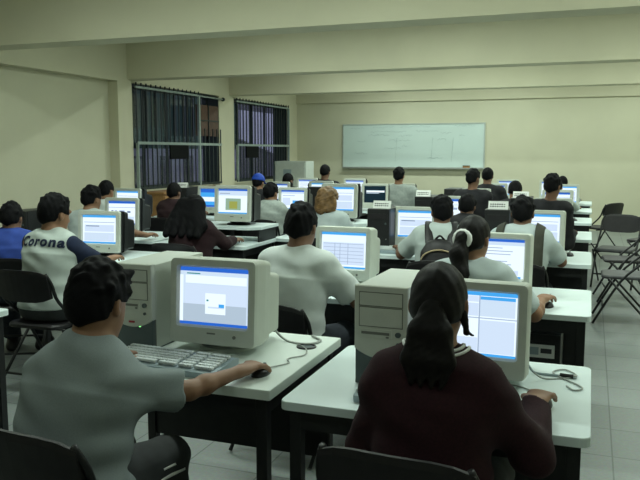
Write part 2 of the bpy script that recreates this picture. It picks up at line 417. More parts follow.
SCREEN_LAYOUT = {
 'dialog': [(0, 0, 1, 1, 'pale'), (0, .93, 1, 1, 'blue'), (0, .86, 1, .93, 'pale'), (.08, .72, .98, .86, 'white'), (.1, .88, .3, .9, 'teal'),
            (.08, .36, .98, .70, 'lilac'), (.05, .05, .98, .36, 'grey'), (0, 0, 1, .05, 'blue'), (.38, .2, .68, .56, 'white'), (.42, .3, .66, .33, 'pale'),
            (.58, .32, .66, .38, 'cyan'), (.40, .42, .43, .45, 'teal'), (.0, .05, .05, .86, 'white')],
 'split': [(0, 0, 1, 1, 'white'), (0, .94, 1, 1, 'cyan'), (0, .84, .55, .93, 'lilac'), (.57, .62, .98, .93, 'pale'), (.57, .88, .98, .93, 'cyan'),
           (0, .62, .55, .82, 'lilac'), (.02, .30, .55, .58, 'white'), (.57, .05, .98, .56, 'lilac'), (.02, .06, .55, .28, 'lilac'), (0, 0, 1, .04, 'cyan'),
           (.555, .04, .57, .94, 'line'), (0, .585, 1, .6, 'line'), (.05, .9, .4, .91, 'line')],
 'table': [(0, 0, 1, 1, 'white'), (0, .93, 1, 1, 'cyan'), (.03, .1, .97, .72, 'lilac'), (0, 0, 1, .05, 'cyan')] +
          [(.05, y, .95, y+.012, 'line') for y in (.18, .28, .38, .48, .58, .68)] + [(x, .12, x+.012, .7, 'line') for x in (.3, .42, .6)],
 'doc': [(0, 0, 1, 1, 'white'), (0, .93, 1, 1, 'blue'), (0, .84, 1, .93, 'pale'), (0, 0, .95, .05, 'cyan')] +
        [(.08, y, .08+w, y+.02, 'line') for y, w in ((.76, .5), (.68, .7), (.6, .66), (.5, .2), (.42, .6), (.34, .68), (.26, .3))] + [(.7, .08, .9, .2, 'lilac')],
 'form': [(0, 0, 1, 1, 'white'), (0, .92, 1, 1, 'cyan'), (0, .8, 1, .92, 'white'), (.04, .74, .96, .76, 'line'), (.06, .42, .94, .66, 'lilac'), (.1, .5, .3, .56, 'pale'),
          (.05, .08, .95, .38, 'pale'), (.1, .6, .5, .63, 'ink'), (0, 0, 1, .06, 'cyan'), (.78, .12, .9, .3, 'lilac')],
 'map': [(0, 0, 1, 1, 'white'), (0, .93, 1, 1, 'blue'), (0, .74, 1, .93, 'pale'), (.05, .8, .4, .84, 'line'), (.25, .14, .78, .62, 'mapg'), (.38, .2, .66, .5, 'mapy'), (0, 0, 1, .05, 'cyan'), (.86, .1, .98, .6, 'white')],
 'pick': [(0, 0, 1, 1, 'white'), (0, .92, 1, 1, 'blue'), (0, .82, 1, .92, 'pale'), (.06, .7, .6, .73, 'line'), (.5, .1, .95, .46, 'cyan'), (.06, .2, .4, .6, 'lilac'), (0, 0, 1, .05, 'cyan')],
 'dark': [(0, 0, 1, 1, 'dark'), (.1, .62, .95, .74, 'white'), (.1, .55, .7, .60, 'grey')],
 'word': [(0, 0, 1, 1, 'white'), (0, .9, 1, 1, 'blue'), (.1, .52, .18, .6, 'ink'), (.22, .52, .32, .6, 'line'), (.4, .5, .6, .6, 'line'), (.7, .5, .82, .58, 'ink'), (0, .72, 1, .74, 'line'), (.7, .06, .95, .34, 'pale'), (0, 0, 1, .05, 'blue')],
 'welcome': [(0, 0, 1, 1, 'cyan'), (0, .8, 1, 1, 'blue'), (.05, .3, .95, .55, 'white'), (0, 0, 1, .1, 'blue')],
}
def screen_mb(kind, w=0.296, h=0.226, y=-0.151, cz=0.232):
    m = MB()
    for i, (x0, z0, x1, z1, c) in enumerate(SCREEN_LAYOUT[kind]):
        yy = y - 0.0002*i
        vs = [(-w/2+w*a, yy, cz-h/2+h*b) for a, b in ((x0, z0), (x1, z0), (x1, z1), (x0, z1))]
        m.add(vs, [[0, 1, 2, 3]], SCR[c])
    return m
def monitor(x, y, z, yaw, kind, label, back='beige', sc=1.0):
    fm = M['beige']; bm_ = M['beige'] if back == 'beige' else M['blackp']
    t = thing('crt_monitor', label, 'monitor', (x, y, z), math.radians(yaw), 'computer monitors on the desks'); t.scale = (sc,)*3
    X = Matrix.Translation((0, 0, 0.027)) @ Matrix.Rotation(math.radians(-4), 4, 'X') @ Matrix.Translation((0, 0, -0.045))
    def ring(w, h, r, yy, cz): return [(a, yy, b) for a, b in rrect(w, h, r, 4, 0, cz)]
    def f_bezel():
        cz = .2125; yb = -.075 if back == 'beige' else -.138
        return MB().loft([ring(.372, .337, .02, yb, cz), ring(.372, .337, .02, -.15, cz), ring(.366, .331, .018, -.166, cz), ring(.312, .242, .012, -.168, .232),
                          ring(.296, .226, .008, -.150, .232)][::-1], fm, False, X, cap=False)
    def f_back():
        return MB().loft(([] if back == 'beige' else [ring(.370, .335, .018, -.139, .2125)]) + [ring(.37, .335, .018, -.076, .2125), ring(.355, .32, .02, -.01, .212), ring(.315, .27, .02, .0, .193), ring(.295, .245, .02, .15, .186),
                          ring(.25, .20, .02, .20, .18)][::-1], bm_, False, X)
    part('bezel'+back, 'bezel', t, f_bezel)
    part('back'+back, 'rear_housing', t, f_back)
    def f_scr():
        m = screen_mb(kind); m.v = [tuple(X @ Vector(v)) for v in m.v]; return m
    part('scr'+kind, 'screen', t, f_scr)
    def f_base():
        m = MB(); m.cyl((0, -.02, 0), (0, -.02, .012), .115, bm_, 24, .105); m.cyl((0, -.02, .012), (0, -.02, .034), .07, bm_, 20, .085); return m
    part('mbase'+back, 'stand', t, f_base)
    part('mbtn', 'power_button', t, lambda: MB().cyl(X @ Vector((.10, -.166, .083)), X @ Vector((.10, -.171, .083)), .007, M['beiged'], 10))
    part('mbadge', 'badge', t, lambda: MB().bx(-.018, .018, -.1695, -.166, .088, .094, M['beiged'], 0, X))
    return t
def tower(x, y, z, yaw, label, kind='beige', h=0.37, w=0.19, d=0.42):
    t = thing('computer_tower', label, 'computer', (x, y, z), math.radians(yaw), 'tower computers')
    if kind == 'beige': t.scale = (1, 1, .94)
    f = -d/2
    if kind == 'beige':
        part('tw_case', 'case', t, lambda: MB().bx(-w/2+.004, w/2-.004, f+.03, d/2, 0.008, h-.004, M['steel'], .004).bx(-w/2+.002, w/2-.002, f+.026, f+.03, .004, h-.002, M['beiged'])
             .bx(-w/2+.01, w/2-.01, f+.06, d/2-.05, 0, .008, M['slate']))
        def bez():
            m = MB(); pts = [(-w/2, h)]; n = 10
            pts += [(-w/2, .155)]
            for i in range(n+1):
                a = i/n; pts.append((-w/2 + w*a, .135 - .035*math.sin(PI*a)**.8 + (.0)))
            pts += [(w/2, .155), (w/2, h)]
            m.loft([[(px, f+.026, pz) for px, pz in pts], [(px, f+.004, pz) for px, pz in pts], [(px*.97, f, (pz-.25)*.97+.25) for px, pz in pts]], M['beige'])
            return m
        b = part('tw_bez', 'front_bezel', t, bez)
        part('tw_low', 'lower_panel', t, lambda: MB().bx(-w/2+.002, w/2-.002, f+.006, f+.026, 0.0, .15, M['slate'], .004))
        def bay(z0, z1, x0=-.075, x1=.075): return lambda: MB().bx(x0, x1, f-.003, f+.004, z0, z1, M['beige'], .002).bx(x0-.003, x1+.003, f-.0012, f+.002, z0-.003, z1+.003, M['beiged'])
        part('tw_b1', 'drive_bay', t, bay(.298, .345)); part('tw_b2', 'drive_bay', t, bay(.222, .290))
        part('tw_fl', 'floppy_drive', t, lambda: MB().bx(-.075, .04, f-.003, f+.004, .178, .212, M['beige'], .002).bx(-.068, .032, f-.0045, f, .192, .202, M['beiged']).bx(.02, .03, f-.006, f, .182, .188, M['beiged']))
        part('tw_pw', 'power_button', t, lambda: MB().cyl((.062, f-.006, .197), (.062, f+.004, .197), .010, M['slate'], 14))
        part('tw_rs', 'reset_button', t, lambda: MB().cyl((.062, f-.005, .162), (.062, f+.004, .162), .006, M['slate'], 12))
        part('tw_bd', 'badge', t, lambda: MB().bx(-.012, .014, f-.003, f+.004, .120, .128, M['red']))
        part('tw_led', 'indicator_light', t, lambda: MB().cyl((.035, f+.002, .105), (.035, f+.008, .105), .004, M['green'], 8))
    else:
        k = 'tb%d' % int(h*1000)
        part(k+'c', 'case', t, lambda: MB().bx(-w/2, w/2, f+.02, d/2, .006, h, M['blackp'], .006).bx(-w/2+.01, w/2-.01, f+.05, d/2-.05, 0, .006, M['blackp']))
        part(k+'f', 'front_panel', t, lambda: MB().bx(-w/2+.002, w/2-.002, f, f+.02, .006, h-.002, M['blackp'], .006))
        part(k+'b', 'drive_bay', t, lambda: MB().bx(-.075, .075, f-.003, f+.003, h-.085, h-.04, M['vinyl'], .002))
        part(k+'p', 'power_button', t, lambda: MB().cyl((.06, f-.005, h-.12), (.06, f+.004, h-.12), .008, M['slate'], 12))
        part(k+'l', 'indicator_light', t, lambda: MB().cyl((.065, f-.003, .10), (.065, f+.004, .10), .004, M['chrome'], 8))
    return t
def keyboard(x, y, z, yaw, label):
    t = thing('keyboard', label, 'keyboard', (x, y, z), math.radians(yaw), 'keyboards on the desks')
    def body():
        prof = [(-.085, 0), (-.088, .022), (-.08, .026), (.06, .040), (.088, .036), (.088, 0)]
        return MB().loft([[(-.23, a, b) for a, b in prof], [(.23, a, b) for a, b in prof]], M['kbody'])
    part('kb', 'keyboard_body', t, body)
    def keys():
        m = MB()
        for r in range(6):
            yy = -.062 + r*.0215 + (.006 if r == 5 else 0); zz = .0285+ (yy+.08)*.1
            xs = [(-.215+.0187*i, .0165) for i in range(15)]
            if r == 0: xs = [(-.215, .022), (-.188, .022), (-.161, .022)] + [(-.085, .118)] + [(.0, .022), (.027, .022), (.05, .022)]
            xs += [(.083+.0187*i, .0165) for i in range(3)] + [(.15+.0187*i, .0165) for i in range(4)]
            for xx, ww in xs: m.box((xx, yy, zz+.004), (ww+.001, .019, .010), M['keys'], .0015, seg=1)
        return m
    part('kk', 'keys', t, keys)
    return t
def mouse(x, y, z, label, cable_pts=None, cable='cable'):
    t = thing('computer_mouse', label, 'mouse', (x, y, z), 0, 'mice on the desks')
    def body():
        m = MB(); bm = bmesh.new(); bmesh.ops.create_uvsphere(bm, u_segments=16, v_segments=10, radius=1)
        for v in bm.verts: v.co = Vector((v.co.x*.031, v.co.y*.055, max(v.co.z, 0)*.027))
        m.bm(bm, M['blackp'], True); bm.free(); return m
    part('ms', 'mouse_body', t, body)
    part('mw', 'scroll_wheel', t, lambda: MB().cyl((-.004, .03, .026), (.004, .03, .026), .008, M['slate'], 12))
    pts = cable_pts or [(0, .055, .008), (.02, .12, .004), (-.03, .22, .004), (.0, .34, .004)]
    MB().tube(smooth(pts), .0026, M[cable], 6).build('cable', t)
    return t
def smooth(pts, n=6):
    P = [Vector(p) for p in pts]; out = []
    for i in range(len(P)-1):
        p0 = P[max(i-1, 0)]; p1 = P[i]; p2 = P[i+1]; p3 = P[min(i+2, len(P)-1)]
        for k in range(n):
            t = k/n
            out.append(0.5*((2*p1)+(p2-p0)*t+(2*p0-5*p1+4*p2-p3)*t*t+(3*p1-p0-3*p2+p3)*t**3))
    out.append(P[-1]); return out
def desk(x0, x1, y0, label, d=0.75, z=0.74, top='top', style='plain', th=0.028):
    t = thing('computer_desk', label, 'desk', ((x0+x1)/2, y0+d/2, 0), 0, 'white-topped computer desks')
    w = x1-x0
    key = '%s%.3f%.3f%.3f%s' % (top, w, d, z, style)
    def ftop():
        n = 4 if style != 'plain' else 4
        r = .03 if top == 'top' else .006
        pts = rrect(w, d, r, n)
        return MB().loft([[(a, b, z-th) for a, b in pts], [(a, b, z-.003) for a, b in pts], [(a*.997, b*.997, z) for a, b in pts]], M[top])
    part('dt'+key, 'desk_top', t, ftop)
    zb = z-th
    for sx in (-1, 1):
        for sy in (-1, 1):
            k = 'dl%s%d%d' % (key, sx, sy)
            part(k, 'leg', t, lambda: MB().box((sx*(w/2-.045), sy*(d/2-.05), zb/2+.006), (.04, .04, zb-.012), M['black'], .003)
                 .cyl((sx*(w/2-.045), sy*(d/2-.05), 0), (sx*(w/2-.045), sy*(d/2-.05), .012), .018, M['blackp'], 10))
    part('da'+key, 'apron', t, lambda: MB().bx(-w/2+.065, w/2-.065, -d/2+.03, -d/2+.05, zb-.07, zb, M['black']).bx(-w/2+.035, -w/2+.055, -d/2+.07, d/2-.07, zb-.07, zb, M['black'])
         .bx(w/2-.055, w/2-.035, -d/2+.07, d/2-.07, zb-.07, zb, M['black']))
    part('dm'+key, 'modesty_panel', t, lambda: MB().bx(-w/2+.065, w/2-.065, d/2-.06, d/2-.042, .24, zb, M['black']))
    if style == 'shelf':
        for sx in (-1, 1):
            part('dsp%s%d' % (key, sx), 'shelf_support', t, lambda: MB().bx(sx*(w/2-.03)-.009, sx*(w/2-.03)+.009, -.02, d/2-.02, z, z+.115, M['black']))
        def fsh():
            pts = [(-w/2, -.02), (-w/2+.1, -.1), (w/2-.1, -.1), (w/2, -.02), (w/2, d/2), (-w/2, d/2)]
            return MB().prism(pts, z+.115, z+.14, M[top])
        part('dsh'+key, 'raised_shelf', t, fsh)
    return t
def chair(x, y, yaw, label, seat='vinyl', group='black folding chairs'):
    t = thing('folding_chair', label, 'chair', (x, y, 0), math.radians(yaw), group)
    def f_seat():
        pts = rrect(.40, .38, .06, 4)
        return MB().loft([[(a*.97, b*.97-.0, .415) for a, b in pts], [(a, b, .42) for a, b in pts], [(a, b, .436) for a, b in pts], [(a*.95, b*.95, .445) for a, b in pts]], M[seat])
    part('cs'+seat, 'seat', t, f_seat)
    def f_back():
        m = MB(); rings = []
        for k in range(9):
            u = -1+2*k/8; xx = u*.205; bow = -.03*(1-u*u)
            hh = .105 - .03*abs(u)**4
            sec = []
            for (dy, dz) in ((-.012, -hh), (.012, -hh), (.012, hh*.8), (.006, hh), (-.006, hh), (-.012, hh*.8)):
                zz = .705+dz; sec.append((xx, -.235 - (zz-.705)*.22 + bow + dy, zz))
            rings.append(sec)
        return m.loft(rings, M['vinyl'], False)
    part('cb', 'backrest', t, f_back)
    for s in (-1, 1):
        part('cl1%d' % s, 'leg', t, lambda: MB().tube(smooth([(s*.215, .25, .008), (s*.215, .03, .40), (s*.215, -.17, .60), (s*.213, -.225, .72), (s*.19, -.252, .79)], 4), .011, M['black'], 8))
        part('cl2%d' % s, 'leg', t, lambda: MB().tube([(s*.235, -.25, .008), (s*.235, .13, .425)], .010, M['black'], 8))
    part('cx1', 'crossbar', t, lambda: MB().tube([(-.215, .17, .15), (.215, .17, .15)], .008, M['black'], 6))
    part('cx2', 'crossbar', t, lambda: MB().tube([(-.235, -.17, .10), (.235, -.17, .10)], .008, M['black'], 6))
    part('cx3', 'seat_rail', t, lambda: MB().tube([(-.235, .13, .408), (.235, .13, .408)], .007, M['black'], 6).tube([(-.215, -.12, .408), (.215, -.12, .408)], .007, M['black'], 6))
    return t
def card(x, y, z, label):
    t = thing('label_card', label, 'card', (x, y, z), 0, 'paper cards standing on black towers')
    part('cardp', 'card_sheet', t, lambda: MB().loft([[(-.075, -.03, 0), (-.075, -.028, 0), (-.075, .0, .058), (-.075, .028, 0), (-.075, .03, 0), (-.075, 0, .062)],
         [(.075, -.03, 0), (.075, -.028, 0), (.075, .0, .058), (.075, .028, 0), (.075, .03, 0), (.075, 0, .062)]], M['paper']))
    def ink():
        m = MB(); r = random.Random(5)
        for k in range(2):
            zz = .038-.016*k
            for i in range(7):
                xx = -.055+.017*i; hh = r.uniform(.006, .010); 
                yy = -.0306+zz*.49
                m.box((xx, yy, zz), (.012, .0012, hh), M['inkb'], R=Matrix.Rotation(-.45, 4, 'X'))
        return m
    part('cardi', 'printed_marks', t, ink)
    return t

# ------------------------------------------------------------------ people: smooth-union distance fields turned into meshes
class Field:
    def __init__(s): s.ops = []; s.cuts = []
    def cap(s, a, b, r1, r2, k=.03, flat=1.0, axis=None, plane=None, planeA=None):
        """round cone a->b; flat<1 squeezes it along axis; plane: cut square at b; planeA: cut square at a"""
        s.ops.append(('c', np.array(a, float), np.array(b, float), r1, r2, k, flat, None if axis is None else np.array(axis, float)/np.linalg.norm(axis), plane, planeA)); return s
    def ell(s, c, r, R=None, k=.03, sub=False):
        s.ops.append(('s' if sub else 'e', np.array(c, float), np.array(r, float), R, k)); return s
    def cut(s, fn): s.cuts.append(fn); return s
    def build(s, vox, noise=None):
        lo = np.full(3, 1e9); hi = -lo
        bbs = []
        for o in s.ops:
            if o[0] == 'c':
                r = max(o[3], o[4]); m = r + .012; a = np.minimum(o[1], o[2])-m; b = np.maximum(o[1], o[2])+m; k = o[5]
            else:
                r = o[2].max()+.012; a = o[1]-r; b = o[1]+r; k = o[4]
            bbs.append((a, b, k))
            if o[0] != 's': lo = np.minimum(lo, a); hi = np.maximum(hi, b)
        lo -= 3*vox + .02; hi += 3*vox + .02
        n = np.ceil((hi-lo)/vox).astype(int)+1
        Fd = np.full(n, .2, np.float32)
        ax = [(lo[i] + vox*np.arange(n[i])).astype(np.float32) for i in range(3)]
        for o, (a, b, k) in zip(s.ops, bbs):
            i0 = np.maximum(((a-k-.03-lo)/vox).astype(int), 0); i1 = np.minimum(((b+k+.03-lo)/vox).astype(int)+2, n)
            sl = tuple(slice(p, q) for p, q in zip(i0, i1))
            X = ax[0][sl[0]][:, None, None]; Y = ax[1][sl[1]][None, :, None]; Z = ax[2][sl[2]][None, None, :]
            if o[0] == 'c':
                _, A, B, r1, r2, k, fl, axs, plane, planeA = o
                ab = B-A; L2 = max(float(ab@ab), 1e-9); d = ab/math.sqrt(L2)
                px, py, pz = X-A[0], Y-A[1], Z-A[2]
                t = np.clip((px*ab[0]+py*ab[1]+pz*ab[2])/L2, 0, 1)
                qx = px-t*ab[0]; qy = py-t*ab[1]; qz = pz-t*ab[2]
                if axs is not None and fl != 1.0:
                    qq = (qx*axs[0]+qy*axs[1]+qz*axs[2])*(1/fl-1)
                    qx = qx+qq*axs[0]; qy = qy+qq*axs[1]; qz = qz+qq*axs[2]
                D = np.sqrt(qx*qx+qy*qy+qz*qz) - (r1+(r2-r1)*t)
                if axs is not None and fl < 1: D = D*max(fl, .5)
                if plane: D = np.maximum(D, (X-B[0])*d[0]+(Y-B[1])*d[1]+(Z-B[2])*d[2])
                if planeA: D = np.maximum(D, -((X-A[0])*d[0]+(Y-A[1])*d[1]+(Z-A[2])*d[2]))
            else:
                _, c, r, R, k = o
                px, py, pz = X-c[0], Y-c[1], Z-c[2]
                if R is not None:
                    R = np.array(R)[:3, :3]
                    px, py, pz = (R[0, 0]*px+R[1, 0]*py+R[2, 0]*pz, R[0, 1]*px+R[1, 1]*py+R[2, 1]*pz, R[0, 2]*px+R[1, 2]*py+R[2, 2]*pz)
                q = np.sqrt((px/r[0])**2+(py/r[1])**2+(pz/r[2])**2)
                q2 = np.sqrt((px/r[0]**2)**2+(py/r[1]**2)**2+(pz/r[2]**2)**2)+1e-6
                D = q*(q-1)/q2
            V = Fd[sl]
            if o[0] == 's':
                D = -D; h = np.clip(.5-.5*(V-D)/k, 0, 1); Fd[sl] = V+(D-V)*h + k*h*(1-h)
            else:
                h = np.clip(.5+.5*(V-D)/k, 0, 1); Fd[sl] = V+(D-V)*h - k*h*(1-h)
        X = ax[0][:, None, None]; Y = ax[1][None, :, None]; Z = ax[2][None, None, :]
        if noise is not None: Fd = Fd + noise(X, Y, Z).astype(np.float32)
        for fn in s.cuts: Fd = np.maximum(Fd, fn(X, Y, Z)).astype(np.float32)
        Fd[0] = Fd[-1] = .2; Fd[:, 0] = Fd[:, -1] = .2; Fd[:, :, 0] = Fd[:, :, -1] = .2
        G = openvdb.FloatGrid(.2); G.copyFromArray(np.ascontiguousarray(Fd))
        P, Q = G.convertToQuads(0.0)
        return (np.array(P)*vox+lo), np.array(Q)
def np_mesh(name, P, Q, m, parent):
    me = bpy.data.meshes.new(name)
    Q = Q[:, ::-1]
    me.from_pydata(P.tolist(), [], Q.tolist())
    me.materials.append(m); me.polygons.foreach_set('use_smooth', [True]*len(me.polygons)); me.update()
    return link(name, me, parent)
def folds(amp, seed=0, f=1.0):
    def fn(X, Y, Z):
        a = np.sin(46*f*Z+24*X*np.sin(4*X+seed)+9*Y)*np.sin(13*X+7*Z+seed*2+6*Y)
        b = np.sin(62*f*Z+23*X*np.cos(seed)+17*Y+3*np.sin(12*X))*.4
        return amp*(a+b)
    return fn
def strands(amp, f=1.0):
    def fn(X, Y, Z):
        return amp*(np.sin(210*f*X+40*np.sin(9*Z))+np.sin(190*f*Y+55*X+20*Z)+.6*np.sin(140*f*(X+Y)+60*Z))
    return fn
V3 = lambda *a: np.array(a, float)
def nrm(v): return v/max(np.linalg.norm(v), 1e-9)

def person(label, head, face=0, vox=.010, skin='skin', shirt='white', sleeve='short', pants='jean', hair='short', haircol='hair', hyaw=0, hpitch=12,
           handR=None, handL=None, desk_y=None, scale=1.0, sleevecol=None, fold=.0022, lean_side=0.0, wide=1.0, shirt_tail=0.0, palmz=.775, seat=.45, lean=12, hs=.95, nk=0.0, drop=.045, poleR=(.55, -.3, -.75), kx=0.0):
    Z0 = seat
    hx, hy, hz = head
    def chain(th, s):
        P = V3(0, 0, Z0+.105)
        d = lambda a: V3(0, math.sin(a), math.cos(a))
        Wp = P+.17*s*d(.45*th); C = Wp+.18*s*d(1.0*th); N = C+.125*s*d(1.15*th); H = N+(nk+.155*(.5*s+.5*hs))*d(.55*th)+V3(0, .018, 0)
        return P, Wp, C, N, H
    th = math.radians(lean); s = 1.0
    for _ in range(30):
        s = min(max(s + (hz-chain(th, s)[4][2])*.8, .76), 1.10)
    for _ in range(60):
        th = min(max(th + (chain(th, s)[4][2]-hz)*.8, -.05), 1.1)
    P, Wp, C, N, H = chain(th, s)
    fr = math.radians(face)
    Rf = np.array([[math.cos(fr), -math.sin(fr), 0], [math.sin(fr), math.cos(fr), 0], [0, 0, 1]])
    side = V3(lean_side, 0, 0)
    Wp = Wp+side*.2; C = C+side*.6; N = N+side; H = H+side*1.25
    org = V3(hx, hy, 0) - Rf @ V3(H[0], H[1], 0)
    toloc = lambda p: Rf.T @ (V3(*p)-org)
    t = thing('person', label, 'person', tuple(org), fr)
    sp = nrm(N-C)                       # upper-spine direction
    fwd = nrm(np.cross(V3(1, 0, 0), -sp)) if False else V3(0, sp[2], -sp[1])
    w = wide
    sh = {k: N + V3(k*.165*w*s, 0, 0) - sp*drop*s - fwd*.005 for k in (-1, 1)}
    # legs
    hip = {k: P+V3(k*.085, .01, -.02) for k in (-1, 1)}
    knee = {k: V3(kx+k*.115, .42*s, Z0+.07) for k in (-1, 1)}
    ank = {k: V3(kx+k*.11, .40*s+.03, .085) for k in (-1, 1)}
    toe = {k: V3(kx+k*.125, .40*s+.19, .035) for k in (-1, 1)}
    # arms
    arm = {}
    for k, hd in ((1, handR), (-1, handL)):
        if hd is None:
            yy = (desk_y - org[1] + .09) if desk_y is not None else .40
            Wt = V3(k*.11, min(yy, .60), palmz+.024) if desk_y is not None else V3(k*.12, .30, Z0+.19)
            aim = nrm(V3(-k*.15, 1, -.05))
        else:
            Hc = toloc(hd); aim = nrm(V3(*(Hc-sh[k])[:2], 0)); aim = nrm(aim+V3(-k*.15, 0.12, 0)); Wt = Hc - aim*.085 + V3(0, 0, .016)
        S_ = sh[k]; l1, l2 = .285*s, .255*s
        D = Wt-S_; dist = np.linalg.norm(D)
        if dist > (l1+l2)*.985: f = dist/((l1+l2)*.985); f = min(f, 1.14); l1 *= f; l2 *= f
        if dist > (l1+l2)*.985: Wt = S_+D/dist*(l1+l2)*.985; D = Wt-S_; dist = np.linalg.norm(D)
        pole = V3(*poleR) if k == 1 else V3(-poleR[0], poleR[1], poleR[2])
        u = D/dist; a = (l1*l1-l2*l2+dist*dist)/(2*dist); h = math.sqrt(max(l1*l1-a*a, 1e-6))
        pd = nrm(pole-u*(pole@u)); E = S_+u*a+pd*h
        arm[k] = (S_, E, Wt, aim)
    # head frame
    Rh = (Matrix.Rotation(math.radians(hyaw), 3, 'Z') @ Matrix.Rotation(math.radians(-hpitch), 3, 'X'))
    Rn = np.array(Rh)
    hp = lambda x, y, z: H + Rn @ V3(x*hs, y*hs, z*hs)
    b = Field()
    # trunk
    b.cap(P+V3(-.07, .0, -.02), P+V3(.07, .0, -.02), .105, .105, .05)
    b.cap(P, Wp, .150*w, .132*w, .06, .74, V3(0, 1, 0)); b.cap(Wp, C, .130*w, .152*w, .06, .72, fwd)
    b.cap(C, N-sp*.07, .150*w, .105*w, .06, .68, fwd)
    b.cap(sh[-1]*.86+N*.14, sh[1]*.86+N*.14, .052, .052, .06)
    b.cap(N-sp*.05, hp(0, -.018, -.06), .058*hs, .052*hs, .035)
    b.cut(lambda X, Y, Z: np.where((Y < .25) & (Z > .37), (Z0+.004)-Z, -10))
    for k in (-1, 1):
        b.cap(hip[k], knee[k], .088, .056, .04); b.cap(knee[k], knee[k]*.65+ank[k]*.35-V3(0, .012, 0), .053, .055, .03); b.cap(knee[k]*.65+ank[k]*.35-V3(0, .012, 0), ank[k], .055, .036, .03)
        b.cap(ank[k]-V3(0, .03, .035), toe[k], .036, .03, .02)
        S_, E, Wt, aim = arm[k]
        b.cap(S_, S_*.6+E*.4, .056*s, .048*s, .05); b.cap(S_*.6+E*.4, E, .048*s, .039*s, .03)
        m_ = E*.7+Wt*.3; b.cap(E, m_, .039*s, .041*s, .02); b.cap(m_, Wt, .041*s, .026*s, .02)
        # hand: palm, four unequal fingers, thumb leaving the side of the palm
        sd = nrm(np.cross(aim, V3(0, 0, 1))) ; sd = sd*k      # outward side (little finger side when k=1)
        upv = V3(0, 0, 1)
        Kn = Wt+aim*.082+upv*.006
        b.cap(Wt, Wt+aim*.02, .025, .026, .015, .7, upv)
        b.cap(Wt+aim*.03-sd*.014, Kn-sd*.020, .020, .017, .012, .62, upv); b.cap(Wt+aim*.03+sd*.012, Kn+sd*.022, .020, .015, .012, .62, upv); b.cap(Wt+aim*.025, Kn, .021, .017, .012, .62, upv)
        rmin = max(.0075, vox*.95)
        for j, (off, ln) in enumerate(((-.030, .072), (-.010, .080), (.011, .074), (.030, .058))):
            p0 = Kn+sd*off*1.05; dirn = nrm(aim+sd*off*2.4); ang = .25
            q = p0-aim*.006
            for seg, (fl, rr) in enumerate(((.45, .0098), (.31, .0088), (.24, .0078))):
                v = nrm(dirn*math.cos(ang)-upv*math.sin(ang)); q2 = q+v*ln*fl
                b.cap(q, q2, max(rr, rmin), max(rr-.0006, rmin), .004); q = q2; ang += .34
        p0 = Wt+aim*.028-sd*.022; v = nrm(aim*.75-sd*.62-upv*.12); p1 = p0+v*.040; p2 = p1+nrm(aim*.95-sd*.2-upv*.2)*.032
        b.cap(p0, p1, .0125, .0105, .010); b.cap(p1, p2, max(.0098, rmin), max(.0085, rmin), .004)
    # head
    b.ell(hp(0, -.010, .018), V3(.074, .093, .098)*hs, Rn, .02)
    b.ell(hp(0, .028, -.038), V3(.058, .064, .072)*hs, Rn, .025)
    b.ell(hp(0, .058, -.088), V3(.028, .026, .022)*hs, Rn, .025)
    b.cap(hp(0, .082, .018), hp(0, .100, -.022), .009*hs, .013*hs, .010); b.cap(hp(-.012, .088, -.028), hp(.012, .088, -.028), .008*hs, .008*hs, .008)
    b.cap(hp(-.045, .068, .034), hp(.045, .068, .034), .012*hs, .012*hs, .014)
    for k in (-1, 1):
        b.ell(hp(k*.030, .082, .014), V3(.016, .010, .0075)*hs, Rn, .006, sub=True)
        b.ell(hp(k*.076, -.008, -.004), V3(.009, .020, .031)*hs, np.array((Rh @ Matrix.Rotation(k*.35, 3, 'Z'))), .008)
        b.ell(hp(k*.083, -.002, .002), V3(.005, .009, .015)*hs, Rn, .004, sub=True)
    b.cap(hp(-.020, .083, -.049), hp(.020, .083, -.049), .006*hs, .006*hs, .006); b.cap(hp(-.016, .083, -.060), hp(.016, .083, -.060), .006*hs, .006*hs, .006)
    b.cap(hp(-.018, .0915, -.0545), hp(.018, .0915, -.0545), .002, .002, .003)
    if vox <= .009: b.ell(hp(0, .094, -.0545), V3(.022, .010, .0022)*hs, Rn, .003, sub=True)
    Pv, Q = b.build(vox); np_mesh('body', Pv, Q, M[skin], t)
    for k in (-1, 1):
        e = MB().sph(tuple(hp(k*.030, .0675, .014)), .0125*hs, M['eye'], 14); c_ = hp(k*.030, .0762, .013); e.sph(tuple(c_), .0052*hs, M['iris'], 8)
        e.build('eye', t)
    # trousers
    c = Field(); o_ = .014
    c.cap(P+V3(-.07, 0, -.02), P+V3(.07, 0, -.02), .105+o_, .105+o_, .05); c.cap(P, P*.5+Wp*.5, .150*w+o_, .142*w+o_, .05, .76, V3(0, 1, 0), plane=True)
    for k in (-1, 1):
        c.cap(hip[k], knee[k], .090+o_, .060+o_, .04); mc = knee[k]*.62+ank[k]*.38-V3(0, .012, 0); c.cap(knee[k], mc, .058+o_, .060+o_, .03); c.cap(mc, ank[k]+V3(0, 0, .02), .060+o_, .048+o_, .03, plane=True)
    c.cut(lambda X, Y, Z: np.where((Y < .25) & (Z > .37), (Z0+.002)-Z, -10))       # flattened on the seat
    Pv, Q = c.build(max(vox, .010), folds(fold, 1.3)); np_mesh('trousers', Pv, Q, M[pants], t)
    for k in (-1, 1):
        c = Field(); c.cap(ank[k]-V3(0, .035, .042), toe[k], .045, .040, .02); c.cap(ank[k], ank[k]-V3(0, 0, .05), .044, .046, .02); c.cut(lambda X, Y, Z: -Z+.004)
        Pv, Q = c.build(.011); np_mesh('shoe', Pv, Q, M['shoe'], t)
    # shirt
    c = Field(); o_ = .013 if sleeve != 'sweater' else .017
    hem = P - V3(0, 0, .02+shirt_tail)
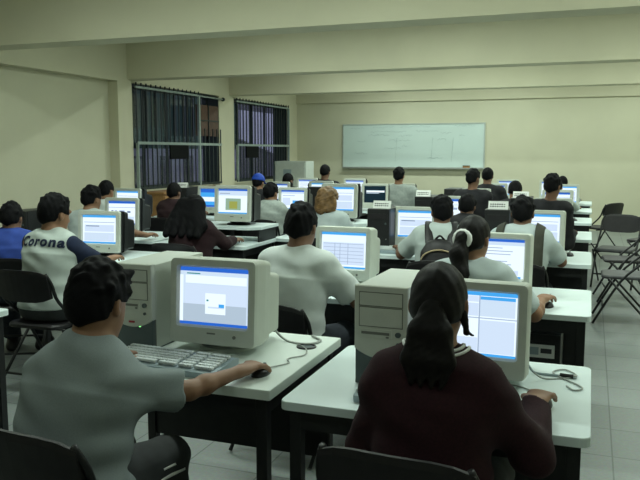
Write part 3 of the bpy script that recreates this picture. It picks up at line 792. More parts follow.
    c.cap(hem+V3(-.045, -.0, 0), hem+V3(.045, 0, 0), .125*w+o_, .125*w+o_, .05, .92, V3(0, 1, 0)); c.cap(P, Wp, .152*w+o_, .136*w+o_, .06, .80, V3(0, 1, 0)); c.cap(Wp, C, .136*w+o_, .155*w+o_, .06, .76, fwd)
    c.cap(C, N-sp*.07, .152*w+o_, .107*w+o_, .06, .70, fwd); c.cap(sh[-1]*.86+N*.14, sh[1]*.86+N*.14, .052+o_, .052+o_, .06)
    c.cap(N-sp*.04, N+sp*.022, .067+o_*.4, .058+o_*.3, .03, plane=True)
    ccs = []
    for k in (-1, 1):
        cc = Field() if sleevecol else c
        ccs.append(cc)
        S_, E, Wt, aim = arm[k]
        if sleeve == 'short':
            d_ = .80; cuff = S_*(1-d_)+E*d_; cc.cap(S_, cuff, .060*s+o_, .057*s+o_+.008, .045, plane=True)
        elif sleeve == 'none': pass
        else:
            cc.cap(S_, E, .060*s+o_, .046*s+o_, .045); e2 = E*.06+Wt*.94; cc.cap(E, e2, .046*s+o_, .033*s+o_, .03, plane=True)
    zc = hem[2]-.005
    c.cut(lambda X, Y, Z: np.where(Y < .22, zc-Z, -10))
    Pv, Q = c.build(vox, folds(fold*1.3, 2.1)); so = np_mesh('shirt', Pv, Q, M[shirt], t)
    if sleevecol:
        for cc in ccs:
            Pv, Q = cc.build(vox, folds(fold, 2.1)); np_mesh('sleeve', Pv, Q, M[sleevecol], t)
    # hair
    hcut = lambda dz, fy: (lambda X, Y, Z: None)
    def local(X, Y, Z):
        px, py, pz = X-H[0], Y-H[1], Z-H[2]
        return (Rn[0, 0]*px+Rn[1, 0]*py+Rn[2, 0]*pz)/hs, (Rn[0, 1]*px+Rn[1, 1]*py+Rn[2, 1]*pz)/hs, (Rn[0, 2]*px+Rn[1, 2]*py+Rn[2, 2]*pz)/hs
    def face_cut(nape):
        def fn(X, Y, Z):
            x, y, z = local(X, Y, Z)
            f = np.minimum(y-.052+.35*(z-.02)*(z < .02), .066-z)             # forehead and face
            e = np.minimum(np.minimum(.012-z, y+.030), .075-y)           # round the ears
            n = nape-z + .5*np.abs(x)
            return np.maximum(np.maximum(f, e), n)*1.0
        return fn
    c = Field(); nz = strands(.0006, 1.0)
    if hair in ('short', 'spiky', 'cap'):
        c.ell(hp(0, -.014, .026), V3(.083, .103, .105)*hs, Rn, .02); c.ell(hp(0, -.058, -.022), V3(.056, .046, .050)*hs, Rn, .03)
        if hair != 'cap' and vox < .0095:
            r = random.Random(int(hx*1000) % 97)
            for i in range(46 if hair == 'spiky' else 34):
                a = r.uniform(0, 2*PI); u = r.uniform(.1, 1.45)
                p = (math.sin(u)*math.sin(a)*.078, math.sin(u)*math.cos(a)*.097-.014, math.cos(u)*.098+.026)
                kk = r.uniform(1.06, 1.12); tip = (p[0]*kk+r.uniform(-.010, .010), p[1]*kk+r.uniform(-.004, .010), p[2]*1.06)
                c.cap(hp(*p), hp(*tip), .020, .007, .014)
            if hair == 'spiky':
                for xx in (-.04, -.02, 0, .02, .04): c.cap(hp(xx, .055, .095), hp(xx*1.1+.006, .078, .106), .018, .008, .016)
        c.cut(face_cut(-.072)); nz = strands(.0009)
    elif hair == 'bushy':
        c.ell(hp(0, -.02, .02), V3(.10, .115, .115)*hs, Rn, .02)
        r = random.Random(9)
        for i in range(30):
            a = r.uniform(PI*.55, PI*1.45)*1.0; zz = r.uniform(-.10, .08)
            p = (math.sin(a)*.085, math.cos(a)*.10-.02, zz); c.cap(hp(*p), hp(p[0]*1.15, p[1]*1.15, zz-.03), .026, .015, .02)
        c.cap(hp(0, -.09, -.02), hp(0, -.115, -.12), .06, .03, .03); c.cap(hp(-.06, -.05, -.04), hp(-.075, -.06, -.13), .035, .02, .03)
        c.cut(face_cut(-.16)); nz = strands(.002, .5)
    elif hair in ('long', 'tail', 'longtail'):
        c.ell(hp(0, -.012, .024), V3(.081, .101, .102)*hs, Rn, .02); c.ell(hp(0, -.055, -.02), V3(.066, .052, .06)*hs, Rn, .03)
        c.cut(face_cut(-.075))
    Pv, Q = c.build(max(vox*.8, .006), nz); ho = np_mesh('hair', Pv, Q, M[haircol], t)
    if hair in ('long', 'tail', 'longtail'):
        c = Field(); back = N - fwd*.10 - sp*.03; low = C - fwd*.155
        if hair == 'long':
            for xx in (-.085, -.045, 0, .045, .085):
                c.cap(hp(xx, -.06, .03), hp(xx*1.35, -.085, -.08), .055, .055, .03); c.cap(hp(xx*1.35, -.085, -.08), back+V3(xx*1.7, 0, .02), .055, .05, .03); c.cap(back+V3(xx*1.7, 0, .02), low+V3(xx*1.8, 0, .0), .05, .03, .03)
        elif hair == 'longtail':
            k0 = hp(0, -.094, .000); c.ell(k0, V3(.027, .022, .026), None, .015)
            for xx in (-.035, -.012, .012, .035):
                m1 = hp(xx*1.0, -.112, -.075); c.cap(k0+V3(xx*.35, -.004, -.01), m1, .018, .024, .014); m2 = back+V3(xx*1.45, -.008, .045)
                c.cap(m1, m2, .024, .022, .014); c.cap(m2, back*.72+low*.28+V3(xx*1.15, -.008, .0), .022, .007, .014)
            c.cap(hp(.072, -.02, -.02), hp(.086, -.005, -.075), .014, .006, .01); c.cap(hp(.08, -.0, -.07), hp(.10, .012, -.078), .008, .004, .01)
        else:
            k0 = hp(-.01, -.10, .0); c.ell(k0, V3(.035, .03, .035), None, .02); m1 = hp(-.015, -.12, -.085)
            c.cap(k0, m1, .034, .042, .02); c.cap(m1, back+V3(-.02, -.012, 0), .042, .038, .02); c.cap(back+V3(-.02, -.012, 0), low+V3(-.025, -.0, 0), .038, .012, .02)
        Pv, Q = c.build(max(vox*.8, .006), strands(.0008)); np_mesh('long_hair' if hair == 'long' else 'ponytail', Pv, Q, M[haircol], t)
        if hair != 'long':
            c0 = hp(-.01 if hair == 'tail' else 0, -.108 if hair == 'tail' else -.104, -.006)
            pts = [c0 + Rn @ (V3(math.cos(a)*.036, .0, math.sin(a)*.036)) * (1 if hair == 'tail' else .75) for a in np.linspace(0, 2*PI, 15)[:-1]]
            MB().tube([tuple(p) for p in pts], .015 if hair == 'tail' else .006, M['paper'] if hair == 'tail' else M['hair'], 8, closed=True).build('hair_tie', t)
    if hair == 'cap':
        c = Field(); c.ell(hp(0, -.012, .035), V3(.094, .112, .108)*hs, Rn, .02); c.cut(lambda X, Y, Z: .028-local(X, Y, Z)[2])
        Pv, Q = c.build(.010); cp = np_mesh('cap', Pv, Q, M['capblue'], t)
        c = Field(); c.cap(hp(-.03, .08, .035), hp(-.025, .16, .022), .03, .03, .02, .25, Rn @ V3(0, 0, 1)); c.cap(hp(.03, .08, .035), hp(.025, .16, .022), .03, .03, .02, .25, Rn @ V3(0, 0, 1)); Pv, Q = c.build(.008); np_mesh('visor', Pv, Q, M['capblue'], cp)
        MB().sph(tuple(hp(0, -.012, .143)), .008, M['paper'], 8).build('button', cp)
    t['_'] = 0; del t['_']
    info = dict(t=t, P=P, W=Wp, C=C, N=N, H=H, sp=sp, fwd=fwd, sh=sh, arm=arm, knee=knee, hip=hip, hp=hp, org=org, fr=fr, shirt=so, ank=ank, s=s, o=o_, w=w)
    return info
def seat_chair(pi, label, yaw=None, dy=0.0, dx=0.0, seat='vinyl'):
    a = pi['fr'] if yaw is None else math.radians(yaw)
    off = Matrix.Rotation(a, 3, 'Z') @ Vector((dx, .02+dy, 0))
    return chair(pi['org'][0]+off.x, pi['org'][1]+off.y, math.degrees(a), label, seat)

# ------------------------------------------------------------------ the desks
Z = 0.74
ORD = ['first', 'second', 'third', 'fourth', 'fifth', 'sixth', 'seventh']
AY = [2.13, 3.78, 5.55, 7.17, 8.85, 10.5, 12.1]
def nth(i, col): return '%s from the camera in the %s' % (ORD[i], col)
CA, CB = 'aisle-side column', 'second column'
for i, y in enumerate(AY):
    desk(-0.92, 0.03, y, 'white-topped black computer desk, ' + nth(i, CA))
for i, y in enumerate(AY):
    if i == 0: desk(-1.92, -0.97, 2.17, 'cream-topped square-edged computer desk under the big front left monitor', z=.755, top='topw', th=.034)
    else: desk(-1.90, -0.96, y, 'white-topped black computer desk, ' + nth(i, CB))
# monitors: aisle-side column
KA = ['split', 'doc', 'form', 'welcome', 'word', 'form', 'doc']
XA = [-.35, -.455, -.34, -.33, -.36, -.32, -.60]
LA = ['beige monitor with a window of grey panes in front of the girl in maroon',
      'beige monitor with a pale document page in front of the girl with a white scrunchie',
      'beige monitor with a list page in front of the vested student near the aisle',
      'beige monitor with a blue welcome page on the fourth aisle-side desk',
      'beige monitor with a blue-barred page on the fifth aisle-side desk',
      'beige monitor topmost of the stack at the aisle end, sixth aisle-side desk',
      'small far beige monitor on the last aisle-side desk by the back wall']
for i, y in enumerate(AY): monitor(XA[i], y+.52, Z, [-3, -5, -4, -2, -2, 0, 0][i], KA[i], LA[i], sc=.97 if i == 0 else .95)
KB = ['dialog', 'table', 'form', 'word', 'form', 'doc', 'doc']
XB = [-1.362, -1.375, -1.345, -1.30, -1.33, -1.30, -1.28]
LB = ['large beige monitor with a small dialog box open on the front left desk',
      'beige monitor with a ruled table in front of the student in a white T-shirt',
      'beige monitor with a text form left of the student wearing a backpack',
      'beige monitor just behind the backpack wearer and his dark-haired neighbour',
      'beige monitor right of the upright student in black, fifth desk of the second column',
      'beige monitor with a white page on the sixth desk of the second column',
      'far beige monitor on the last desk of the second column near the wall']
for i, y in enumerate(AY):
    monitor(XB[i], y+.54 if i else 2.66, Z if i else .755, [0, -2, 0, 0, 0, 0, 0][i], KB[i], LB[i], sc=1 if i == 0 else .95)
# towers
tower(-.645, AY[0]+.47, Z, -2, 'beige tower computer left of the girl in maroon')
tower(-1.69, 2.66, .755, 0, 'beige tower computer left of the large front left monitor')
tower(-.665, AY[2]+.45, Z, 0, 'black tower computer left of the vested student, bearing a paper card', 'black', .36)
tower(-.635, AY[3]+.45, Z, 0, 'black tower computer on the fourth aisle-side desk, bearing a paper card', 'black', .355)
tower(-1.60, AY[2]+.42, Z, 0, 'black tower computer between the backpack wearer and the curly-haired woman, bearing a card', 'black', .345)
tower(-1.585, AY[3]+.45, Z, 0, 'black tower computer on the fourth desk of the second column, bearing a card', 'black', .35)
tower(-1.60, AY[4]+.45, Z, 0, 'black tower computer with bare top on the fifth desk of the second column', 'black', .35)
card(-.665, AY[2]+.31, Z+.36, 'white folded card on the black tower left of the vested student')
card(-.635, AY[3]+.31, Z+.355, 'white folded card on the black tower of the fourth aisle-side desk')
card(-1.585, AY[2]+.28, Z+.345, 'white folded card on the black tower below the dark-screened monitor')
card(-1.60, AY[3]+.31, Z+.35, 'white folded card on the black tower right of the grey-shirted student')
t = tower(-.24, AY[1]+.36, 0, 0, 'black tower computer with a white sticker under the second aisle-side desk', 'black', .60, w=.26)
MB().bx(-.055, .10, -.2155, -.2135, .475, .545, M['paper']).bx(-.04, .02, -.2165, -.2155, .49, .53, M['kbody']).bx(.03, .085, -.2165, -.2155, .50, .525, M['inkb']).build('sticker', t)
# keyboards and mice
keyboard(-1.42, 2.305, .755, -4, 'pale keyboard with blue-grey edge in front of the large front left monitor')
keyboard(-.46, 2.29, Z, 0, 'pale keyboard hidden behind the girl in maroon')
keyboard(-1.34, AY[1]+.16, Z, 0, 'pale keyboard below the ruled-table monitor of the student in white')
keyboard(-.52, AY[1]+.16, Z, 0, 'pale keyboard in front of the girl with the white scrunchie')
keyboard(-1.38, AY[2]+.17, Z, 0, 'pale keyboard in front of the backpack wearer')
keyboard(-.46, AY[2]+.17, Z, 0, 'pale keyboard in front of the vested student')
mouse(-1.075, 2.335, .755, 'dark mouse under the right hand of the boy in heather grey', [(0, .05, .008), (.02, .10, .004), (.045, .15, .004), (.02, .20, .004), (.06, .27, .004), (.03, .36, .004), (-.06, .44, .005)])
mouse(-.115, 2.385, Z, 'dark mouse under the right hand of the girl in maroon', [(0, .05, .008), (-.02, .10, .004), (-.10, .16, .004), (-.2, .17, .004), (-.2, .3, .004), (-.12, .40, .004)])
mouse(-.185, AY[1]+.19, Z, 'dark mouse under the hand of the girl with the white scrunchie')
mouse(-.13, AY[2]+.46, Z, 'dark mouse lying alone beside the vested student\'s hand')
mouse(-.17, AY[3]+.42, Z, 'dark mouse under the hand on the fourth aisle-side desk')
mouse(-.16, AY[4]+.30, Z, 'dark mouse lying alone on the fifth aisle-side desk')
# loose cables and a plug on the front desks
def cable(name, label, pts, r, m, cat='cable'):
    return tag(MB().tube(smooth(pts), r, m, 6).build(name), label, cat)
zz = Z+.004
cable('monitor_cable', 'grey cable looped across the right end of the front right desk', [(-.16, 2.62, zz+.03), (-.12, 2.66, zz), (-.02, 2.72, zz), (-.06, 2.80, zz), (-.10, 2.74, zz), (-.01, 2.62, zz), (.0, 2.58, zz), (-.025, 2.56, zz), (-.05, 2.60, zz)], .003, M['cable'])
cable('power_cable', 'grey cable running from the front right monitor to a dark plug', [(-.2, 2.74, zz+.05), (-.17, 2.72, zz+.005), (-.12, 2.715, zz), (-.075, 2.71, zz+.002)], .0045, M['kbody'])
tag(MB().cyl((-.075, 2.71, Z+.008), (-.03, 2.705, Z+.008), .0075, M['blackp'], 10).cyl((-.03, 2.705, Z+.008), (-.018, 2.704, Z+.008), .006, M['chrome'], 10).build('cable_plug'), 'small dark cable plug lying on the front right desk', 'plug')
zb = .755+.005
cable('monitor_cable', 'pale cable trailing off the rear of the front left desk', [(-1.30, 2.86, zb+.10), (-1.24, 2.82, zb+.04), (-1.16, 2.78, zb), (-1.06, 2.76, zb), (-1.03, 2.83, zb), (-1.09, 2.89, zb)], .005, M['cable'])
t = thing('cable_grommet', 'dark oval cable grommet in the front left desk top', 'grommet', (-1.055, 2.73, .755))
MB().tube([(.036*math.cos(a), .036*math.sin(a), .002) for a in np.linspace(0, 2*PI, 21)[:-1]], .005, M['blackp'], 6, closed=True).build('ring', t)
MB().cyl((0, 0, .0005), (0, 0, .002), .034, M['slate'], 20).build('cap', t)
cable('extension_lead', 'dark lead drooping to the floor between both front desks', [(-1.0, 2.84, .45), (-.97, 2.75, .2), (-1.02, 2.6, .03), (-1.1, 2.66, .012), (-1.2, 2.95, .012), (-1.05, 3.15, .012), (-.9, 3.0, .012)], .006, M['cabled'])
cable('extension_lead', 'thin grey lead lying on the tiles under the front right desk', [(-.9, 2.62, .01), (-.80, 2.7, .01), (-.7, 2.62, .01), (-.6, 2.75, .01)], .006, M['cable'])

# columns nearer the windows
desk(-2.85, -1.97, 6.45, 'shelved computer desk of the curly light-haired woman', style='shelf', z=.72)
desk(-2.85, -1.97, 7.95, 'shelved computer desk under the dark-screened monitor', style='shelf', z=.72)
desk(-2.85, -1.97, 9.60, 'plain white desk in front of the grey-shirted student with his back to us')
desk(-3.72, -2.80, 5.76, 'shelved computer desk of the woman with long black hair', style='shelf', z=.72)
desk(-3.84, -3.03, 4.36, 'white desk of the student in the lettered jersey')
desk(-5.28, -4.45, 4.78, 'white desk of the student in royal blue by the window wall')
desk(-4.80, -3.78, 5.86, 'white desk under the window-side monitor with text, hand resting at its right end', z=.72)
desk(-5.62, -4.76, 7.15, 'white desk in the corner beside the pillar and wide window')
desk(-5.15, -4.02, 7.98, 'white desk behind the low blue-screened monitor by the windows')
desk(-3.92, -3.0, 7.98, 'white desk of the student in a grey woven shirt')
desk(-4.75, -3.95, 9.60, 'white desk of the student wearing the blue cap')
desk(-3.88, -2.98, 9.60, 'white desk with a monitor half hidden by a black tower')
desk(-4.9, -4.05, 11.2, 'white desk near the pale corner cabinet')
desk(-4.0, -3.1, 11.2, 'white desk of the lone head left of the whiteboard')
desk(-3.68, -2.77, 2.21, 'white desk at the left picture edge with only its corner showing')
monitor(-2.31, 7.02, .86, 0, 'form', 'pale monitor partly hidden behind the curly light-haired woman', 'black')
monitor(-2.36, 8.42, .86, 4, 'dark', 'small monitor with a dark screen and white stripe', 'black', .85)
monitor(-2.42, 10.02, Z, 0, 'form', 'monitor almost hidden behind the grey-shirted student', 'black')
monitor(-3.12, 6.32, .86, 0, 'map', 'grey-framed black-backed monitor showing an olive map on a raised shelf', 'black')
monitor(-3.53, 4.84, Z-.0, 6, 'form', 'black-backed monitor in front of the student in the lettered jersey', 'black', .95)
monitor(-4.35, 6.32, .72, 4, 'word', 'black-backed monitor with text, second of the three at the left wall', 'black')
monitor(-5.17, 7.62, Z, 0, 'form', 'small black-backed monitor rearmost of the three at the left wall', 'black')
monitor(-4.50, 8.45, Z, 0, 'welcome', 'black-backed monitor with a white banner left of the map monitor', 'black')
monitor(-3.40, 8.48, Z, 0, 'pick', 'black-backed monitor with a cyan block in front of the woven-shirt student', 'black')
monitor(-4.27, 10.05, Z, 0, 'doc', 'small far monitor left of the monitor with a cyan block', 'black')
monitor(-3.60, 10.05, Z+.02, 0, 'table', 'monitor half covered by a black tower left of the curly-haired woman', 'black')
monitor(-3.62, 11.7, Z, 0, 'doc', 'far monitor just right of the lone head left of the whiteboard', 'black')
monitor(-4.45, 11.7, Z, 0, 'doc', 'far monitor near the pale corner cabinet', 'black')
tower(-3.50, 9.76, Z, 90, 'black tower computer standing before a half-covered monitor', 'black', .315)
tower(-4.9, 8.45, Z, 0, 'black tower computer left of the white-banner monitor, bearing a card', 'black', .35)
card(-4.9, 8.31, Z+.35, 'white card on the black tower by the long-haired woman\'s head')
tower(-4.60, 5.25, Z, 0, 'black tower computer between the royal blue and jersey students', 'black', .30)
tower(-2.72, 8.42, .86, 0, 'black tower computer left of the dark-screened monitor', 'black', .30)
keyboard(-3.2, 5.93, .72, 0, 'pale keyboard beside the long-haired woman\'s hand')
keyboard(-2.38, 6.55, .72, 0, 'pale keyboard of the curly light-haired woman')

# ------------------------------------------------------------------ people
HB = dict()
HB['grey'] = p = person('student in a heather grey T-shirt hunched at the front left desk, hand on mouse', (-1.43, 1.90, 1.068), lean=13, face=-6, vox=.0055, skin='skin', shirt='grey', pants='track',
    hair='spiky', hyaw=4, hpitch=14, handR=(-1.08, 2.295, .779), handL=(-1.60, 2.26, .785), hs=1.06, nk=.03, drop=.085, fold=.0038, palmz=.78, wide=1.12, poleR=(.38, -.35, -.85))
# white side stripes on the track trousers
for k in (1,):
    for dz in (-.016, .016):
        pts = [p['hip'][k]*(1-u)+p['knee'][k]*u + V3(.082-.012*u, 0, dz-.005) for u in np.linspace(.25, 1.0, 8)]
        MB().tube([tuple(q) for q in pts], .0075, M['paper'], 6, flat=1).build('side_stripe', p['t'])
seat_chair(p, 'black folding chair of the boy in heather grey, lower left corner', dx=.06, dy=.0)
HB['maroon'] = p = person('girl in a dark maroon sweater with white collar stripes at the front right desk', (-.383, 2.02, 1.115), face=0, vox=.0055, skin='skin', shirt='maroon', sleeve='sweater', pants='track',
    hair='longtail', haircol='hairb', hyaw=0, hpitch=14, handR=(-.118, 2.345, .768), handL=(-.50, 2.28, .765), fold=.0034, wide=.92, hs=.97, lean=9, nk=.012, drop=.078, poleR=(.38, -.45, -.75))
from mathutils.bvhtree import BVHTree
def cloth_tree(o): return BVHTree.FromPolygons([v.co.copy() for v in o.data.vertices], [tuple(f.vertices) for f in o.data.polygons])
bv = cloth_tree(p['shirt'])
for r_ in (.074, .088):
    pts = []
    for a in np.linspace(-.5, PI+.5, 40):
        q = p['N'] + V3(math.cos(a)*r_*1.03, 0, .3) - V3(0, math.sin(a)*r_*.98, 0)
        hit = bv.ray_cast(Vector(q), Vector((0, 0, -1)))
        if hit[0] is not None: pts.append(hit[0]+Vector((0, 0, .002)))
    MB().tube(pts, .0046, M['paper'], 6).build('collar_stripe', p['t'])
seat_chair(p, 'black folding chair of the girl in maroon, bottom centre', dx=-.03, yaw=-4)
HB['white'] = p = person('student in a plain white T-shirt reaching over the desk of the ruled-table monitor', (-1.415, 3.60, 1.145), face=-8, vox=.007, skin='skind', shirt='white', pants='jean', hair='short',
    hyaw=4, hpitch=14, handR=(-1.13, 3.98, .78), handL=(-1.5, 3.9, .775), fold=.0020, hs=1.0, wide=1.04)
seat_chair(p, 'black folding chair of the student in the white T-shirt')
HB['scrunchie'] = p = person('girl in a pale shirt with a long ponytail and white scrunchie', (-.52, 3.60, 1.118), face=-6, vox=.007, skin='skin', shirt='bluegrey', pants='jean', hair='tail', haircol='hairb',
    hyaw=-12, hpitch=10, handR=(-.19, 3.955, .775), handL=(-.65, 3.93, .775), fold=.0025, wide=.96, kx=-.11)
seat_chair(p, 'black folding chair of the girl with the white scrunchie')
p = person('student with a black backpack on a pale shirt in the second column', (-1.013, 5.38, 1.10), face=8, vox=.008, skin='skind', shirt='tshirt', pants='jean', hair='short', hyaw=10, hpitch=8,
    desk_y=5.55, handL=(-1.42, 5.70, .775), wide=1.05, kx=-.16)
HB['pack'] = p
seat_chair(p, 'black folding chair of the backpack wearer', dy=-.10)
HB['vest'] = p = person('student in a pale shirt under a dark olive vest, hand on the third aisle-side desk', (-.44, 5.38, 1.108), face=-4, vox=.008, skin='skind', shirt='bluegrey', pants='jean', hair='short', hyaw=0, hpitch=10,
    handR=(-.19, 5.78, .775), handL=(-.55, 5.68, .775), wide=1.08)
c = Field(); o_ = .026; w_ = p['w']
c.cap(p['P']-V3(0, 0, .02), p['W'], .152*w_+o_, .136*w_+o_, .06, .82, V3(0, 1, 0)); c.cap(p['W'], p['C'], .136*w_+o_, .156*w_+o_, .06, .79, p['fwd']); c.cap(p['C'], p['N']-p['sp']*.05, .152*w_+o_, .12*w_+o_, .06, .74, p['fwd'])
c.cap(p['sh'][-1]*.86+p['N']*.14, p['sh'][1]*.86+p['N']*.14, .052+o_, .052+o_, .06)
zc, zz_, cx = p['P'][2]-.01, p['C'][2]-.03, p['C']
c.cut(lambda X, Y, Z: np.maximum(zc-Z, np.minimum(Z-zz_, .105-np.abs(X-cx[0]))))
c.cut(lambda X, Y, Z: np.abs(X-cx[0])-.165)
Pv, Q = c.build(.009); np_mesh('vest', Pv, Q, M['olive'], p['t'])
seat_chair(p, 'black folding chair of the vested student')
p = person('dark-skinned student in black leaning right at the fourth aisle-side desk', (-.319, 6.98, 1.292), face=-24, vox=.009, skin='skind', shirt='dark', sleeve='long', pants='jean', hair='short', hyaw=4, hpitch=8,
    handR=(-.14, 7.34, .775), handL=(-.40, 7.36, .775), lean_side=.05, lean=18, wide=.8, kx=-.03, hs=.88, poleR=(.2, -.5, -.8))
seat_chair(p, 'black folding chair of the student in black at the fourth aisle-side desk')
p = person('student with bowed dark head at the fifth aisle-side desk, mostly hidden by a tower', (-.80, 8.64, 1.095), vox=.010, shirt='dark', sleeve='long', hair='short', hpitch=25, desk_y=8.85, wide=.9, kx=.14, poleR=(.15, -.5, -.75))
seat_chair(p, 'black folding chair at the fifth aisle-side desk')
p = person('student in pale sleeves at the sixth aisle-side desk, only hand and sleeve showing', (-.42, 10.16, 1.08), vox=.010, shirt='tshirt', sleeve='long', hair='short', handR=(-.15, 10.66, .775), desk_y=10.5)
seat_chair(p, 'black folding chair at the sixth aisle-side desk')
p = person('student at the last aisle-side desk, only a hand showing past the monitors', (-.40, 11.76, 1.06), vox=.010, shirt='tshirt', sleeve='long', hair='short', handR=(-.16, 12.3, .775), desk_y=12.1)
seat_chair(p, 'black folding chair at the last aisle-side desk')
p = person('dark-haired student just right of and beyond the backpack wearer', (-1.083, 7.0, 1.02), vox=.009, skin='skind', shirt='dark', sleeve='long', hair='short', hpitch=18, desk_y=7.17)
seat_chair(p, 'black folding chair at the fourth desk of the second column')
p = person('tall student in black sitting upright right of the bare-topped black tower', (-1.275, 8.66, 1.27), vox=.009, skin='skind', shirt='dark', sleeve='long', hair='short', hyaw=-25, hpitch=8, desk_y=8.85, hs=.9, wide=.82, poleR=(.2, -.5, -.75))
seat_chair(p, 'black folding chair at the fifth desk of the second column')
p = person('student with short dark hair seen behind the tall one in black', (-1.326, 10.32, 1.208), vox=.010, skin='skind', shirt='dark', hair='short', desk_y=10.5)
seat_chair(p, 'black folding chair at the sixth desk of the second column')
p = person('woman with curly light brown hair and a pale top in mid room', (-2.203, 6.26, 1.11), vox=.008, skin='skin', shirt='bluegrey', hair='bushy', haircol='blond', hyaw=-12, hpitch=10, desk_y=6.45, palmz=.755, kx=-.12)
seat_chair(p, 'black folding chair of the curly light-haired woman')
p = person('student in a grey shirt sitting with back to us beneath the whiteboard', (-2.34, 9.4, 1.25), vox=.009, skin='skin', shirt='plaid', sleeve='short', hair='short', hyaw=0, hpitch=6, desk_y=9.6, hs=.88, wide=1.0)
seat_chair(p, 'black folding chair of the grey-shirted student beneath the whiteboard')
HB['jersey'] = p = person('student in an off-white jersey with dark sleeves and lettering across the back', (-3.333, 4.0, 1.125), face=0, vox=.0075, skin='skin', shirt='offw', sleevecol='navy', pants='track', hair='short', hyaw=-14, hpitch=14,
    handR=(-3.18, 4.45, .775), handL=(-3.6, 4.47, .775), fold=.003, wide=1.06, hs=1.08)
seat_chair(p, 'black folding chair of the student in the lettered jersey', dx=.0)
for k in (1,):
    for dz in (-.035, 0, .035):
        pts = [p['hip'][k]+V3(.107, .06+dz*1.0+.012*u, .02-.1*u+.03) for u in np.linspace(0, 1, 6)]
        MB().tube([tuple(q) for q in pts], .009, M['paper'], 6).build('side_stripe', p['t'])
p = person('student in a royal blue shirt at the left picture edge', (-3.99, 4.32, 1.05), face=26, vox=.009, skin='skind', shirt='blue', pants='jean', hair='short', hyaw=-8, hpitch=18, handR=(-4.25, 4.72, .70), handL=(-4.4, 4.66, .70))
seat_chair(p, 'black folding chair of the student in royal blue', yaw=26)
p = person('student with dark bowl-cut hair at the left wall, hand on the desk to the right', (-4.172, 5.5, 1.12), vox=.009, skin='skin', shirt='tshirt', hair='short', hyaw=-10, handR=(-3.86, 5.97, .755), desk_y=5.86, palmz=.755)
seat_chair(p, 'black folding chair of the bowl-cut student at the left wall')
p = person('student farthest left near the pillar, small dark head', (-5.0, 6.85, 1.11), vox=.010, shirt='white', hair='short', desk_y=7.15, kx=-.08)
seat_chair(p, 'black folding chair near the pillar at the left wall')
p = person('student in dark plum with short hair before the wide window', (-4.55, 7.52, 1.065), vox=.010, skin='skind', shirt='dmaroon', sleeve='long', hair='short', desk_y=7.98)
seat_chair(p, 'black folding chair of the dark plum student before the wide window')
p = person('woman with long black hair in a dark plum sweater, hand on her keyboard', (-3.13, 5.5, 1.06), face=-4, vox=.008, skin='skin', shirt='dmaroon', sleeve='sweater', hair='long', hyaw=-6, hpitch=12, handR=(-2.93, 5.9, .752), handL=(-3.3, 5.9, .752), wide=1.12, hs=1.02)
seat_chair(p, 'black folding chair of the woman with long black hair')
p = person('student in a grey woven shirt right of the olive-map monitor', (-3.40, 7.7, 1.07), face=0, vox=.009, skin='skin', shirt='plaid', hair='short', hyaw=-12, desk_y=7.98)
seat_chair(p, 'black folding chair of the woven-shirt student')
p = person('student wearing a bright blue cap behind the olive-map monitor', (-4.25, 9.2, 1.12), vox=.010, skin='skin', shirt='dark', hair='cap', desk_y=9.6)
seat_chair(p, 'black folding chair of the blue-capped student')
p = person('student with dark hair in front of the pale corner cabinet', (-4.43, 10.7, 1.09), vox=.010, skin='skind', shirt='dark', hair='short', desk_y=11.2, hyaw=-20)
seat_chair(p, 'black folding chair near the pale corner cabinet')
p = person('student with a lone dark head left of the whiteboard', (-3.82, 10.7, 1.23), vox=.010, skin='skind', shirt='dark', hair='short', desk_y=11.2)
seat_chair(p, 'black folding chair of the lone student left of the whiteboard')

# lettering across the jersey's shoulders, laid onto the cloth
p = HB['jersey']
bpy.context.view_layer.update()
cu = bpy.data.curves.new('lettering', 'FONT'); cu.body = 'Corona'; cu.size = .092; cu.align_x = 'CENTER'; cu.shear = .12; cu.space_character = 1.18; cu.offset = .0035; cu.extrude = .0
ft = bpy.data.objects.new('lettering_curve', cu); COL.objects.link(ft); bpy.context.view_layer.update()
me = bpy.data.meshes.new_from_object(ft.evaluated_get(bpy.context.evaluated_depsgraph_get()))
bpy.data.objects.remove(ft)
bm = bmesh.new(); bm.from_mesh(me)
bmesh.ops.subdivide_edges(bm, edges=bm.edges[:], cuts=1); bm.to_mesh(me); bm.free()
bv = cloth_tree(p['shirt'])
sp, fw = Vector(p['sp']), Vector(p['fwd'])
base = Vector(p['C']*.36+p['N']*.64) + sp*.005
for v in me.vertices:
    q = base + Vector((1, 0, 0))*(v.co.x-.0) + sp*(v.co.y-.03) - fw*.5
    hit = bv.ray_cast(q, fw)
    v.co = (hit[0] - fw*.004) if hit[0] is not None else (q+fw*.36)
me.materials.clear(); me.materials.append(M['navy'])
for f in me.polygons: f.material_index = 0
link('lettering', me, p['t'])

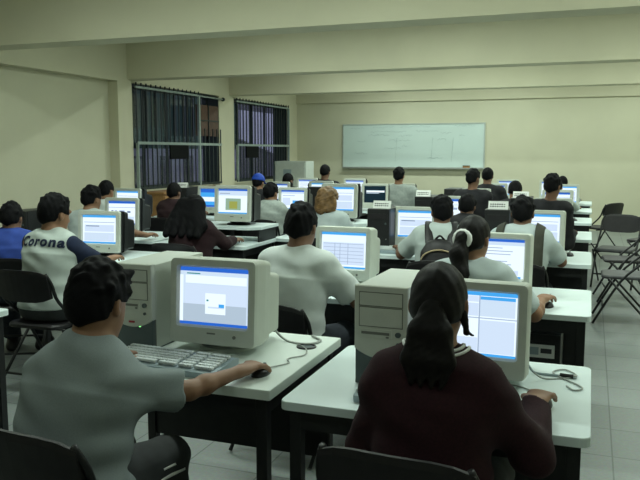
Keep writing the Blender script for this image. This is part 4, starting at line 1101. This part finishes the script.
# backpack on the student in the second column
p = HB['pack']
bp = thing('backpack', 'black backpack with a tan piped flap on the student in the second column', 'backpack', tuple(p['org']), p['fr'])
fw, sp = p['fwd'], p['sp']
c0 = p['C']*.05+p['W']*.95 - fw*.195
c = Field(); c.cap(c0-sp*.06, c0+sp*.05, .150, .135, .03, .46, fw)
Pv, Q = c.build(.009, folds(.002, 3)); np_mesh('bag_body', Pv, Q, M['vinyl'], bp)
pts = [tuple(c0 - fw*(.070-.02*abs(math.cos(a))) + V3(math.cos(a)*.125, 0, 0) + sp*(.02+math.sin(a)*.075)) for a in np.linspace(.05, PI-.05, 18)]
MB().tube(pts, .0055, mat('tan_piping', (.42, .33, .2), .7), 6).build('piping', bp)
for k in (-1, 1):
    a0 = c0 + fw*.03 + sp*.12 + V3(k*.07, 0, 0); top = p['N'] + V3(k*.10, 0, 0) + sp*.055*1.0
    mid = p['sh'][k]*.55+p['N']*.45 - fw*.105 + sp*.0
    frn = p['sh'][k]*.6+p['N']*.4 + fw*.115 - sp*.06
    tp = p['sh'][k]*.6+p['N']*.4 + sp*.092 - fw*.0
    MB().tube(smooth([tuple(a0), tuple(mid), tuple(tp), tuple(frn), tuple(frn-sp*.15+fw*.06+V3(k*.02, 0, 0))]), .030, M['vinyl'], 8, flat=.3).build('strap', bp)
MB().tube(smooth([tuple(c0+fw*.0+sp*.165+V3(-.04, 0, 0)), tuple(c0-fw*.03+sp*.20), tuple(c0+sp*.165+V3(.04, 0, 0))]), .008, M['vinyl'], 6).build('carry_loop', bp)

# folding chairs standing in the aisle on the right
chair(.315, 7.2, 90, 'black folding chair with grey seat, nearest at the right picture edge', 'greyv')
chair(.31, 9.12, 168, 'black folding chair with grey seat facing us, second from the camera at the right', 'greyv')
chair(.34, 8.25, 95, 'black folding chair side-on between the two grey-seated chairs at the right edge', 'vinyl')
chair(.14, 11.68, 52, 'small far folding chair whose tilted back stands out against the wall', 'vinyl')
chair(.70, 10.15, 60, 'black folding chair cut by the right picture edge near the back wall', 'vinyl')
index_kids()
